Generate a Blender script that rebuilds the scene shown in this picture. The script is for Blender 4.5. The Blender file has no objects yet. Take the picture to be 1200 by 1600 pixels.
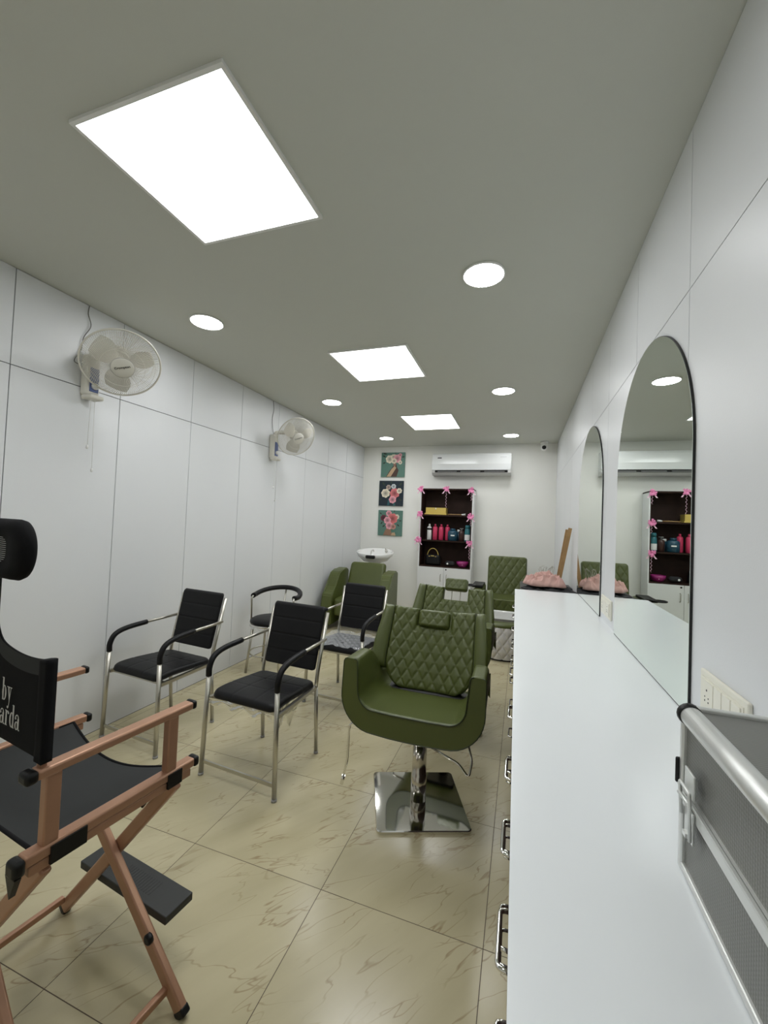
import bpy, bmesh, math, random
from mathutils import Vector, Matrix
random.seed(7)
SC = bpy.context.scene
COL = SC.collection
R_ = math.radians

# ---------------------------------------------------------------- camera, world, exposure
CAM_Z = 1.452
yaw, pitch, roll, FPX = .3274, .0273, .0409, 633.5
cd = bpy.data.cameras.new('camera'); cam = bpy.data.objects.new('camera', cd); COL.objects.link(cam)
cd.sensor_fit = 'VERTICAL'; cd.sensor_height = 36; cd.lens = 36 * FPX / 1600; cd.clip_start = .02
F = Vector((-math.sin(yaw), math.cos(yaw), 0)); Rt = Vector((math.cos(yaw), math.sin(yaw), 0)); Up = Vector((0, 0, 1))
F, Up = F * math.cos(pitch) + Up * math.sin(pitch), Up * math.cos(pitch) - F * math.sin(pitch)
Rt, Up = Rt * math.cos(roll) + Up * math.sin(roll), Up * math.cos(roll) - Rt * math.sin(roll)
M = Matrix((Rt, Up, -F)).transposed().to_4x4(); M.translation = (0, 0, CAM_Z); cam.matrix_world = M
SC.camera = cam
w = bpy.data.worlds.new('world'); SC.world = w; w.use_nodes = True
w.node_tree.nodes['Background'].inputs[0].default_value = (.8, .86, .9, 1)
w.node_tree.nodes['Background'].inputs[1].default_value = .05
vs = SC.view_settings; vs.view_transform = 'Standard'; vs.look = 'None'; vs.gamma = 1; vs.use_curve_mapping = False
vs.exposure = 0.45
PANEL_E, DOWN_E = 9.0, 30.0
SC.cycles.max_bounces = 10; SC.cycles.diffuse_bounces = 6; SC.cycles.glossy_bounces = 6

XL, XR, YB, YF, ZC = -2.629, .479, 6.537, -1.3, 2.752
ZS = 2.225            # panel seam height

# ---------------------------------------------------------------- materials
def mat(name, col, rough=.5, metal=0, bump=0, bscale=200, var=0, vscale=4, coat=0, spec=.5, emit=None, estr=0, trans=0, alpha=1):
    m = bpy.data.materials.new(name); m.use_nodes = True; nt = m.node_tree; b = nt.nodes['Principled BSDF']
    b.inputs['Base Color'].default_value = (*col, 1); b.inputs['Roughness'].default_value = rough
    b.inputs['Metallic'].default_value = metal; b.inputs['Specular IOR Level'].default_value = spec
    b.inputs['Coat Weight'].default_value = coat; b.inputs['Transmission Weight'].default_value = trans
    b.inputs['Alpha'].default_value = alpha
    if emit: b.inputs['Emission Color'].default_value = (*emit, 1); b.inputs['Emission Strength'].default_value = estr
    tc = nt.nodes.new('ShaderNodeTexCoord')
    if bump:
        n = nt.nodes.new('ShaderNodeTexNoise'); n.inputs['Scale'].default_value = bscale; n.inputs['Detail'].default_value = 3
        bp = nt.nodes.new('ShaderNodeBump'); bp.inputs['Strength'].default_value = bump; bp.inputs['Distance'].default_value = .002
        nt.links.new(tc.outputs['Object'], n.inputs['Vector']); nt.links.new(n.outputs['Fac'], bp.inputs['Height']); nt.links.new(bp.outputs['Normal'], b.inputs['Normal'])
    if var:
        n = nt.nodes.new('ShaderNodeTexNoise'); n.inputs['Scale'].default_value = vscale; n.inputs['Detail'].default_value = 4
        mx = nt.nodes.new('ShaderNodeMixRGB'); mx.inputs[1].default_value = (*[c * (1 - var) for c in col], 1); mx.inputs[2].default_value = (*[min(1, c * (1 + var)) for c in col], 1)
        nt.links.new(tc.outputs['Object'], n.inputs['Vector']); nt.links.new(n.outputs['Fac'], mx.inputs[0]); nt.links.new(mx.outputs[0], b.inputs['Base Color'])
    return m
MT = {}
MT['ceiling'] = mat('ceiling paint', (.60, .61, .56), .75, bump=.06, bscale=300)
MT['panel'] = mat('white laminate wall panel', (.74, .755, .77), .38, bump=.12, bscale=260, var=.02, vscale=2, spec=.4)
MT['groove'] = mat('dark panel groove', (.08, .08, .08), .9)
MT['paint'] = mat('off white wall paint', (.86, .86, .82), .7, bump=.15, bscale=160, var=.02, vscale=3)
MT['grout'] = mat('brown grout', (.12, .09, .06), .8)
MT['counter'] = mat('white glossy laminate worktop', (.85, .88, .90), .22, var=.015, vscale=3)
MT['cabwhite'] = mat('white cabinet laminate', (.78, .79, .79), .35)
MT['chrome'] = mat('polished chrome', (.80, .79, .76), .05, 1)
MT['columnsteel'] = mat('column steel', (.60, .57, .52), .17, 1)
MT['satin'] = mat('brushed steel tube', (.56, .54, .48), .34, 1)
MT['green'] = mat('olive green leatherette', (.078, .096, .021), .38, bump=.18, bscale=350, var=.12, vscale=6)
MT['greenpipe'] = mat('dark olive piping', (.025, .035, .008), .45)
MT['black'] = mat('black leatherette', (.007, .007, .008), .45, bump=.2, bscale=300, spec=.25)
MT['blackplastic'] = mat('black plastic', (.008, .008, .008), .4, spec=.3)
MT['canvas'] = mat('black woven canvas', (.006, .006, .007), .9, bump=.4, spec=.2, bscale=900)
MT['canvasgrey'] = mat('faded black seat canvas', (.022, .024, .024), .85, bump=.4, bscale=900)
MT['copper'] = mat('copper wood-tone aluminium', (.46, .255, .16), .38, .3, var=.12, vscale=12)
MT['aluminium'] = mat('anodised aluminium trim', (.74, .75, .73), .45, .8)
MT['alupanel'] = mat('textured aluminium panel', (.21, .21, .195), .45, .5)
MT['fanwhite'] = mat('ivory fan plastic', (.72, .70, .63), .4)
MT['fanblade'] = mat('translucent ivory blade', (.76, .73, .64), .35, alpha=.6)
MT['blue'] = mat('dusty blue plastic', (.12, .16, .33), .4)
MT['white'] = mat('white plastic', (.82, .82, .80), .3)
MT['cream'] = mat('cream switch plastic', (.80, .78, .68), .35)
MT['acwhite'] = mat('glossy white air conditioner shell', (.80, .82, .82), .15)
MT['grey2'] = mat('light grey plastic', (.60, .60, .59), .35)
MT['grey'] = mat('grey plastic', (.35, .35, .35), .4)
MT['dark'] = mat('near black', (.006, .006, .006), .5)
MT['wenge'] = mat('dark brown wood laminate', (.026, .012, .008), .6, var=.35, vscale=9, spec=.2)
MT['ceramic'] = mat('white glazed ceramic', (.85, .85, .83), .08, coat=.5)
MT['silverq'] = mat('silver white leatherette', (.62, .60, .57), .3, bump=.1, bscale=300)
MT['pinkbow'] = mat('pink satin ribbon', (.88, .27, .52), .3)
MT['palepink'] = mat('pale pink ribbon', (.85, .55, .68), .35)
MT['pinkcloth'] = mat('dusty pink fabric', (.60, .37, .33), .9, bump=.5, bscale=120)
MT['blackcloth'] = mat('black fabric', (.012, .012, .014), .8, bump=.4, bscale=120)
MT['wood'] = mat('light brown wood', (.36, .22, .09), .5, var=.25, vscale=20)
MT['gold'] = mat('gold foil', (.62, .47, .12), .38, .4)
MT['pinkbottle'] = mat('hot pink plastic', (.60, .045, .12), .35)
MT['tealblue'] = mat('dark petrol blue plastic', (.012, .06, .10), .35)
MT['teal'] = mat('teal plastic', (.03, .17, .20), .35)
MT['brown'] = mat('dark brown plastic', (.05, .022, .018), .3)
MT['magenta'] = mat('magenta plastic', (.30, .02, .15), .35)
MT['cable'] = mat('grey cable', (.20, .20, .19), .5)
MT['rubber'] = mat('black ribbed rubber', (.035, .037, .036), .6, bump=.2, bscale=120)
MT['text'] = mat('off white print', (.62, .62, .60), .7)
MT['led'] = mat('lit led diffuser', (.9, .9, .9), .5, emit=(.97, .99, 1), estr=PANEL_E)
MT['down'] = mat('lit downlight diffuser', (.9, .9, .9), .5, emit=(.98, .99, 1), estr=DOWN_E)
MT['mirror'] = mat('mirror glass', (.83, .89, .84), .0, 1)

def film_mat(fog=.07):
    m = bpy.data.materials.new('clear plastic film'); m.use_nodes = True; nt = m.node_tree; nt.nodes.remove(nt.nodes['Principled BSDF'])
    out = nt.nodes['Material Output']; t = nt.nodes.new('ShaderNodeBsdfTransparent'); g = nt.nodes.new('ShaderNodeBsdfGlossy'); d = nt.nodes.new('ShaderNodeBsdfTranslucent')
    d2 = nt.nodes.new('ShaderNodeBsdfDiffuse'); d2.inputs[0].default_value = (.8, .82, .85, 1)
    g.inputs['Roughness'].default_value = .12; fr = nt.nodes.new('ShaderNodeFresnel'); fr.inputs[0].default_value = 1.5
    m1 = nt.nodes.new('ShaderNodeMixShader'); m2 = nt.nodes.new('ShaderNodeMixShader'); m1.inputs[0].default_value = fog
    nt.links.new(t.outputs[0], m1.inputs[1]); nt.links.new(d2.outputs[0], m1.inputs[2])
    nt.links.new(fr.outputs[0], m2.inputs[0]); nt.links.new(m1.outputs[0], m2.inputs[1]); nt.links.new(g.outputs[0], m2.inputs[2]); nt.links.new(m2.outputs[0], out.inputs[0])
    return m
MT['film'] = film_mat()
MT['fogfilm'] = film_mat(.28)

VA = 56
def floor_mat():
    m = bpy.data.materials.new('beige marble tile'); m.use_nodes = True; nt = m.node_tree; b = nt.nodes['Principled BSDF']; L = nt.links.new
    N = nt.nodes.new
    at = N('ShaderNodeAttribute'); at.attribute_name = 'tile_id'
    tc = N('ShaderNodeTexCoord'); ad = N('ShaderNodeVectorMath'); ad.operation = 'ADD'; sc = N('ShaderNodeVectorMath'); sc.operation = 'SCALE'; sc.inputs['Scale'].default_value = 3.7
    L(at.outputs['Vector'], sc.inputs[0]); L(tc.outputs['Object'], ad.inputs[0]); L(sc.outputs[0], ad.inputs[1])
    mp = N('ShaderNodeMapping'); mp.vector_type = 'TEXTURE'; mp.inputs['Rotation'].default_value = (0, 0, R_(VA)); mp.inputs['Scale'].default_value = (1.9, .36, 1); L(ad.outputs[0], mp.inputs[0])
    wn = N('ShaderNodeTexNoise'); wn.inputs['Scale'].default_value = 1.6; wn.inputs['Detail'].default_value = 4; wn.inputs['Roughness'].default_value = .55; L(mp.outputs[0], wn.inputs['Vector'])
    def veins(src_noise, width, seed):
        s = N('ShaderNodeMath'); s.operation = 'SUBTRACT'; L(src_noise, s.inputs[0]); s.inputs[1].default_value = seed
        a = N('ShaderNodeMath'); a.operation = 'ABSOLUTE'; L(s.outputs[0], a.inputs[0])
        r = N('ShaderNodeMapRange'); r.inputs['From Min'].default_value = 0; r.inputs['From Max'].default_value = width; r.inputs['To Min'].default_value = 1; r.inputs['To Max'].default_value = 0; L(a.outputs[0], r.inputs['Value'])
        return r.outputs[0]
    v1 = veins(wn.outputs['Fac'], .008, .48); v2 = veins(wn.outputs['Fac'], .005, .57)
    mp2 = N('ShaderNodeMapping'); mp2.vector_type = 'TEXTURE'; mp2.inputs['Rotation'].default_value = (0, 0, R_(VA - 24)); mp2.inputs['Scale'].default_value = (1.7, .42, 1); mp2.inputs['Location'].default_value = (5, 2, 0); L(ad.outputs[0], mp2.inputs[0])
    wn2 = N('ShaderNodeTexNoise'); wn2.inputs['Scale'].default_value = 2.3; wn2.inputs['Detail'].default_value = 4; L(mp2.outputs[0], wn2.inputs['Vector'])
    v3 = veins(wn2.outputs['Fac'], .006, .5)
    mk = N('ShaderNodeTexNoise'); mk.inputs['Scale'].default_value = 5; L(ad.outputs[0], mk.inputs['Vector'])
    mr = N('ShaderNodeMapRange'); mr.inputs['From Min'].default_value = .38; mr.inputs['From Max'].default_value = .62; L(mk.outputs['Fac'], mr.inputs['Value'])
    a1 = N('ShaderNodeMath'); a1.operation = 'MAXIMUM'; L(v1, a1.inputs[0]); L(v2, a1.inputs[1])
    a2 = N('ShaderNodeMath'); a2.operation = 'MAXIMUM'; L(a1.outputs[0], a2.inputs[0]); L(v3, a2.inputs[1])
    a3 = N('ShaderNodeMath'); a3.operation = 'MULTIPLY'; L(a2.outputs[0], a3.inputs[0]); L(mr.outputs[0], a3.inputs[1])
    a4 = N('ShaderNodeMath'); a4.operation = 'MULTIPLY'; L(a3.outputs[0], a4.inputs[0]); a4.inputs[1].default_value = .6
    cl = N('ShaderNodeTexNoise'); cl.inputs['Scale'].default_value = 2.2; cl.inputs['Detail'].default_value = 5; L(mp.outputs[0], cl.inputs['Vector'])
    base = N('ShaderNodeMixRGB'); base.inputs[1].default_value = (.43, .375, .225, 1); base.inputs[2].default_value = (.67, .605, .405, 1); L(cl.outputs['Fac'], base.inputs[0])
    fin = N('ShaderNodeMixRGB'); fin.inputs[2].default_value = (.25, .145, .07, 1); L(a4.outputs[0], fin.inputs[0]); L(base.outputs[0], fin.inputs[1])
    L(fin.outputs[0], b.inputs['Base Color']); b.inputs['Roughness'].default_value = .22; b.inputs['Specular IOR Level'].default_value = .45
    return m
MT['tile'] = floor_mat()

def alu_mat():
    m = MT['alupanel']; nt = m.node_tree; b = nt.nodes['Principled BSDF']; tc = nt.nodes.new('ShaderNodeTexCoord')
    wv = nt.nodes.new('ShaderNodeTexWave'); wv.bands_direction = 'Z'; wv.inputs['Scale'].default_value = 62; wv.inputs['Distortion'].default_value = 0
    wy = nt.nodes.new('ShaderNodeTexWave'); wy.bands_direction = 'Y'; wy.inputs['Scale'].default_value = 62
    mm = nt.nodes.new('ShaderNodeMath'); mm.operation = 'MULTIPLY'
    bp = nt.nodes.new('ShaderNodeBump'); bp.inputs['Strength'].default_value = .5; bp.inputs['Distance'].default_value = .001
    nt.links.new(tc.outputs['Object'], wv.inputs['Vector']); nt.links.new(tc.outputs['Object'], wy.inputs['Vector'])
    nt.links.new(wv.outputs['Fac'], mm.inputs[0]); nt.links.new(wy.outputs['Fac'], mm.inputs[1]); nt.links.new(mm.outputs[0], bp.inputs['Height']); nt.links.new(bp.outputs[0], b.inputs['Normal'])
alu_mat()

# ---------------------------------------------------------------- mesh helpers
class MB:
    def __init__(s): s.bm = bmesh.new(); s.mi = 0
    def face(s, vs, smooth=False):
        try:
            f = s.bm.faces.new(vs); f.material_index = s.mi; f.smooth = smooth; return f
        except ValueError: return None
    def box(s, c, d, rot=None, bev=0):
        hx, hy, hz = d[0] / 2, d[1] / 2, d[2] / 2; vv = []
        for z in (-hz, hz):
            for x, y in ((-hx, -hy), (hx, -hy), (hx, hy), (-hx, hy)):
                p = Vector((x, y, z));
                if rot: p = rot @ p
                vv.append(s.bm.verts.new(p + Vector(c)))
        fs = [s.face([vv[i] for i in q]) for q in ((3, 2, 1, 0), (4, 5, 6, 7), (0, 1, 5, 4), (1, 2, 6, 5), (2, 3, 7, 6), (3, 0, 4, 7))]
        if bev:
            es = list({e for f in fs for e in f.edges}); r = bmesh.ops.bevel(s.bm, geom=es, offset=bev, segments=3, profile=.5, affect='EDGES', clamp_overlap=True)
            for f in r['faces']: f.smooth = True; f.material_index = s.mi
        return s
    def bar(s, a, b, wd, ht, up=(0, 0, 1), bev=0):
        a, b = Vector(a), Vector(b); d = (b - a); L = d.length; d.normalize(); u = Vector(up); x = d.cross(u)
        if x.length < 1e-4: x = d.cross(Vector((1, 0, 0)))
        x.normalize(); u = x.cross(d)
        rot = Matrix((x, d, u)).transposed(); return s.box((a + b) / 2, (wd, L, ht), rot, bev)
    def tube(s, pts, r, n=10, cap=True, closed=False, flat=None):
        pts = [Vector(p) for p in pts]; N = len(pts); rr = r if isinstance(r, (list, tuple)) else [r] * N
        rings = []; prev = None
        for i, p in enumerate(pts):
            if closed: t = pts[(i + 1) % N] - pts[i - 1]
            else: t = pts[min(i + 1, N - 1)] - pts[max(i - 1, 0)]
            t.normalize()
            if prev is None:
                x = t.orthogonal().normalized()
            else:
                x = prev - t * prev.dot(t); x.normalize()
            prev = x; y = t.cross(x)
            rings.append([s.bm.verts.new(p + (x * math.cos(2 * math.pi * k / n) + y * math.sin(2 * math.pi * k / n)) * rr[i]) for k in range(n)])
        for i in range(N if closed else N - 1):
            a, b = rings[i], rings[(i + 1) % N]
            off = 0
            if closed and i == N - 1:
                off = min(range(n), key=lambda o: (b[o].co - a[0].co).length)
            for k in range(n): s.face([a[k], a[(k + 1) % n], b[(k + 1 + off) % n], b[(k + off) % n]], True)
        if cap and not closed: s.face(rings[0][::-1]); s.face(rings[-1])
        return s
    def lathe(s, prof, c=(0, 0, 0), n=32, rot=None, sx=1, sy=1, cap=True):
        rings = []
        for r, z in prof:
            ring = []
            for k in range(n):
                a = 2 * math.pi * k / n; p = Vector((r * math.cos(a) * sx, r * math.sin(a) * sy, z))
                if rot: p = rot @ p
                ring.append(s.bm.verts.new(p + Vector(c)))
            rings.append(ring)
        for a, b in zip(rings, rings[1:]):
            for k in range(n): s.face([a[k], a[(k + 1) % n], b[(k + 1) % n], b[k]], True)
        if cap: s.face(rings[0][::-1]); s.face(rings[-1])
        return s
    def prism(s, poly, f0, f1):
        """poly list of 2D; f0,f1 map (u,v)->3D for the two caps"""
        a = [s.bm.verts.new(f0(*p)) for p in poly]; b = [s.bm.verts.new(f1(*p)) for p in poly]; n = len(poly)
        s.face(a[::-1]); s.face(b)
        for k in range(n): s.face([a[k], a[(k + 1) % n], b[(k + 1) % n], b[k]])
        return s
    def sheet(s, fn, nu, nv, smooth=True, wrap=False):
        g = [[s.bm.verts.new(fn(i / nu, j / nv)) for i in range(nu + (0 if wrap else 1))] for j in range(nv + 1)]
        for j in range(nv):
            for i in range(nu):
                i2 = (i + 1) % nu if wrap else i + 1
                s.face([g[j][i], g[j][i2], g[j + 1][i2], g[j + 1][i]], smooth)
        return g
    def build(s, name, mats, parent=None, loc=None, rotz=0, weld=0, normals=True):
        if weld: bmesh.ops.remove_doubles(s.bm, verts=s.bm.verts, dist=weld)
        if normals: bmesh.ops.recalc_face_normals(s.bm, faces=s.bm.faces)
        me = bpy.data.meshes.new(name); s.bm.to_mesh(me); s.bm.free()
        for m in (mats if isinstance(mats, (list, tuple)) else [mats]): me.materials.append(MT[m] if isinstance(m, str) else m)
        o = bpy.data.objects.new(name, me); COL.objects.link(o)
        if parent: o.parent = parent
        if loc: o.location = loc
        if rotz: o.rotation_euler.z = rotz
        return o
def tag(o, label=None, cat=None, group=None, kind=None):
    if label: o['label'] = label
    if cat: o['category'] = cat
    if group: o['group'] = group
    if kind: o['kind'] = kind
    return o
def thing(name, label, cat, loc=(0, 0, 0), rotz=0, group=None):
    o = bpy.data.objects.new(name, None); COL.objects.link(o); o.empty_display_size = .1
    o.location = loc; o.rotation_euler = (0, 0, rotz); return tag(o, label, cat, group)
def dup(root, loc, rotz=0, label=None, group=None, skip=()):
    r = root.copy(); COL.objects.link(r); r.location = loc; r.rotation_euler = (0, 0, rotz)
    if label: r['label'] = label
    if group: r['group'] = group
    for ch in list(root.children):
        if ch.name.split('.')[0] in skip: continue
        c = ch.copy(); COL.objects.link(c); c.parent = r
        for g in list(ch.children):
            d = g.copy(); COL.objects.link(d); d.parent = c
    return r
def smooth_path(pts, n=8):
    pts = [Vector(p) for p in pts]; P = [pts[0] * 2 - pts[1]] + pts + [pts[-1] * 2 - pts[-2]]; out = []
    for i in range(1, len(P) - 2):
        for k in range(n):
            t = k / n; a, b, c, d = P[i - 1], P[i], P[i + 1], P[i + 2]
            out.append(.5 * ((2 * b) + (c - a) * t + (2 * a - 5 * b + 4 * c - d) * t * t + (3 * b - a - 3 * c + d) * t ** 3))
    out.append(pts[-1]); return out
def fillet(pts, r, n=6):
    pts = [Vector(p) for p in pts]; out = [pts[0]]
    for i in range(1, len(pts) - 1):
        a, b, c = pts[i - 1], pts[i], pts[i + 1]; d1 = (a - b); d2 = (c - b); rr = min(r, d1.length * .49, d2.length * .49); p1 = b + d1.normalized() * rr; p2 = b + d2.normalized() * rr
        for k in range(n + 1):
            t = k / n; out.append(p1 * (1 - t) ** 2 + b * 2 * t * (1 - t) + p2 * t * t)
    out.append(pts[-1]); return out
def rrect(s, t, w, h, r):
    """map [-1,1]^2 to a rounded rectangle of half sizes w,h, corner r"""
    m = max(abs(s), abs(t)); x, y = s * w, t * h; W_, H_, r_ = w * m, h * m, r * m
    cx, cy = W_ - r_, H_ - r_
    if abs(x) > cx and abs(y) > cy and r_ > 0:
        dx, dy = abs(x) - cx, abs(y) - cy; L = math.hypot(dx, dy)
        if L > 0:
            x = math.copysign(cx + dx / L * r_, x) if True else x; y = math.copysign(cy + dy / L * r_, y)
    return x, y
def quilt(x, y, a, b, depth):
    u = x / a + y / b; v = x / a - y / b
    du = abs(u - round(u)); dv = abs(v - round(v)); d = min(du, dv)
    return depth * (min(1, d / .16) ** .6 * .75 + .25 * min(1, d / .45))
def cushion(mb, w, h, T, r, place, nx=40, ny=40, tex=None, back=.3, edge=.12):
    """closed padded slab, front bulges along +n. place(x,y,n)->3D"""
    S = [-math.cos(math.pi * i / nx) * .35 + (2 * i / nx - 1) * .65 for i in range(nx + 1)]; S2 = [-math.cos(math.pi * i / ny) * .35 + (2 * i / ny - 1) * .65 for i in range(ny + 1)]
    fr, bk = [], []
    for t in S2:
        a, b = [], []
        for s in S:
            x, y = rrect(s, t, w, h, r); m = max(abs(s), abs(t)); e = max(0, (1 - m)) / edge; e = math.sqrt(max(0, 1 - (1 - min(1, e)) ** 2))
            n = T * e + ((tex(x, y) * e) if tex else 0)
            a.append(mb.bm.verts.new(place(x, y, n)))
            b.append(a[-1] if m > .9999 else mb.bm.verts.new(place(x, y, -T * back * e)))
        fr.append(a); bk.append(b)
    for j in range(ny):
        for i in range(nx):
            mb.face([fr[j][i], fr[j][i + 1], fr[j + 1][i + 1], fr[j + 1][i]], True); mb.face([bk[j][i], bk[j + 1][i], bk[j + 1][i + 1], bk[j][i + 1]], True)
    return mb

# ================================================================ SETTING
# floor: backing slab of grout + separate tile tops in one mesh
mb = MB(); mb.box(((XL + XR) / 2, (YF + YB) / 2, -.03), (XR - XL, YB - YF, .0594)); mb.mi = 1
idl = mb.bm.verts.layers.float_vector.new('tile_id')
TW, TL, T0X, T0Y, G = .6225, .601, -1.326, .889, .0028
for i in range(-3, 4):
    for j in range(-4, 11):
        x0, x1 = max(T0X + i * TW, XL), min(T0X + (i + 1) * TW, XR); y0, y1 = max(T0Y + j * TL, YF), min(T0Y + (j + 1) * TL, YB)
        if x1 - x0 < .01 or y1 - y0 < .01: continue
        n0 = len(mb.bm.verts); mb.box(((x0 + x1) / 2, (y0 + y1) / 2, -.0006), (x1 - x0 - G, y1 - y0 - G, .0012)); mb.bm.verts.ensure_lookup_table()
        rid = Vector((random.random(), random.random(), 0)) * 3
        for v in mb.bm.verts[n0:]: v[idl] = rid
tag(mb.build('floor', ['grout', 'tile']), kind='structure')
mb = MB(); mb.box(((XL + XR) / 2, (YF + YB) / 2, ZC + .03), (XR - XL + .2, YB - YF + .2, .06)); tag(mb.build('ceiling', 'ceiling'), kind='structure')
def panel_wall(name, x, sgn, ys, gap):
    mb = MB(); mb.box((x + sgn * .06, (YF + YB) / 2, ZC / 2), (.1, YB - YF, ZC)); mb.mi = 1
    ys = sorted([YF] + [y for y in ys if YF < y < YB] + [YB])
    for a, b in zip(ys, ys[1:]):
        for z0, z1 in ((0.001, ZS), (ZS, ZC - .001)):
            mb.box((x + sgn * .005, (a + b) / 2, (z0 + z1) / 2), (.01, b - a - gap, z1 - z0 - gap))
    return tag(mb.build(name, ['groove', 'panel']), kind='structure')
panel_wall('wall_left', XL, -1, [1.39 + i * .632 for i in range(-5, 9)], .005)
panel_wall('wall_right', XR, 1, [1.486 + i * .622 for i in range(-5, 9)], .0035)
mb = MB(); mb.box(((XL + XR) / 2, YB + .05, ZC / 2), (XR - XL, .1, ZC)); tag(mb.build('wall_back', 'paint'), kind='structure')
mb = MB(); mb.box(((XL + XR) / 2, YF - .05, ZC / 2), (XR - XL, .1, ZC)); tag(mb.build('wall_front', 'paint'), kind='structure')

# ================================================================ CEILING LIGHTS
def led_panel(x0, x1, y0, y1, label):
    t = thing('ceiling_panel_light', label, 'ceiling light', ((x0 + x1) / 2, (y0 + y1) / 2, ZC), 0, 'square ceiling panel lights')
    hx, hy = (x1 - x0) / 2, (y1 - y0) / 2; mb = MB(); fw = .014
    for sx in (-1, 1): mb.box((sx * (hx + fw / 2), 0, -.006), (fw, 2 * hy + 2 * fw, .012))
    for sy in (-1, 1): mb.box((0, sy * (hy + fw / 2), -.006), (2 * hx, fw, .012))
    mb.build('frame', 'white', t); mb = MB(); mb.box((0, 0, -.004), (2 * hx, 2 * hy, .006)); mb.build('diffuser', 'led', t)
led_panel(-1.454, -.857, .905, 1.494, 'large looking square lit ceiling panel nearest the viewer')
led_panel(-1.438, -.836, 2.781, 3.40, 'square lit ceiling panel halfway down the room')
led_panel(-1.41, -.81, 4.645, 5.34, 'square lit ceiling panel farthest away near air conditioner')
def downlight(x, y, label):
    t = thing('round_downlight', label, 'ceiling light', (x, y, ZC), 0, 'round ceiling downlights')
    mb = MB(); mb.lathe([(.104, 0), (.108, -.004), (.106, -.010), (.1, -.011), (.1, -.001)], n=40, cap=False); mb.build('trim_ring', 'white', t)
    mb = MB(); mb.lathe([(.1, -.002), (.1, -.009), (.03, -.010)], n=40); mb.build('diffuser', 'down', t)
downlight(-.221, 2.089, 'largest round lit downlight above the arched mirrors')
downlight(-2.033, 2.14, 'round lit downlight beside the nearer wall fan')
downlight(-2.0, 3.966, 'round lit downlight beside the farther wall fan')
downlight(-.198, 3.948, 'middle round lit downlight along the mirror side')
downlight(-1.991, 5.833, 'round lit downlight above the hair wash station')
downlight(-.173, 5.885, 'round lit downlight in front of ceiling camera')
downlight(-.21, .22, 'round downlight overhead above the worktop near metal case')
downlight(-2.04, .25, 'round downlight overhead near the director chair')

# ================================================================ COUNTER
CZ = .93; FX0, FX1 = .003, -.036    # front edge x at y=.3 and y=3.72
def fx(y): return FX0 + (FX1 - FX0) * (y - .3) / (3.72 - .3)
mb = MB(); YC0, YC1 = -.2, 3.705
poly = [(fx(YC0), YC0), (XR - .0, YC0), (XR - .0, YC1 + .035), (fx(YC1), YC1)]
mb.prism(poly, lambda x, y: (x, y, CZ - .03), lambda x, y: (x, y, CZ))
bmesh.ops.bevel(mb.bm, geom=list(mb.bm.edges), offset=.0015, segments=2, affect='EDGES')
tag(mb.build('worktop', 'counter'), 'long white laminate worktop under the arched mirrors', 'worktop')
units = [(-.19, .13), (.132, .36), (.362, .572), (.575, .789), (.791, 1.008), (1.01, 1.29), (1.292, 1.71), (1.712, 2.13), (2.132, 2.52), (2.522, 2.92), (2.922, 3.31), (3.312, 3.69)]
ord_ = ['first', 'second', 'third', 'fourth', 'fifth', 'sixth', 'seventh', 'eighth', 'ninth', 'tenth', 'eleventh', 'twelfth']
for i, (a, b) in enumerate(units):
    xm = max(fx(a), fx(b)) + .036; t = thing('drawer_cabinet', 'brown-fronted drawer cabinet under the worktop, %s from the near end' % ord_[i], 'cabinet', (xm, (a + b) / 2, 0), 0, 'drawer cabinets under the worktop')
    hw = (b - a) / 2; mb = MB(); mb.box(((XR - xm) / 2 - .001, 0, .48), (XR - xm - .004, 2 * hw, .834)); mb.build('body', 'cabwhite', t)
    mb = MB(); mb.box((.06 + .1, 0, .03), (.2, 2 * hw, .058)); mb.build('plinth', 'dark', t)
    for z0, z1 in ((.70, .89), (.42, .695), (.07, .415)):
        mb = MB(); mb.box((-.0095, 0, (z0 + z1) / 2), (.018, 2 * hw - .004, z1 - z0 - .004), bev=.001); d = mb.build('drawer', 'wenge', t)
        zc = z1 - .075 if z1 > .8 else z1 - .06
        mb = MB(); mb.tube(fillet([(-.018, -.05, zc), (-.05, -.047, zc), (-.05, .047, zc), (-.018, .05, zc)], .008, 4), .004, 8); mb.build('handle', 'chrome', d)

# ================================================================ MIRRORS
def arched_mirror(y0, y1, z0, label, rz):
    t = thing('arched_mirror', label, 'mirror', (XR - math.sin(rz) * (y1 - y0) / 2, (y0 + y1) / 2, z0), rz, 'arched wall mirrors')
    hw = (y1 - y0) / 2; H = 2.218 - z0; zc = H - hw; pts = [(-hw, 0), (hw, 0)] + [(hw * math.cos(math.pi * k / 64), zc + hw * math.sin(math.pi * k / 64)) for k in range(65)]
    mb = MB(); mb.prism(pts, lambda u, v: (-.0005, u, v), lambda u, v: (-.007, u, v)); mb.build('backing', 'dark', t)
    pi = [(u * .997, max(.0045, v if v < .01 else v * .9985)) for u, v in pts]
    mb = MB(); mb.prism(pi, lambda u, v: (-.007, u, v), lambda u, v: (-.0085, u, v)); mb.build('glass', 'mirror', t)
arched_mirror(1.414, 2.385, CZ, 'nearer of the two tall arched frameless mirrors on white wall', R_(.2))
arched_mirror(2.823, 3.80, CZ, 'farther of the two tall arched mirrors beyond the wall socket', R_(.6))

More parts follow.
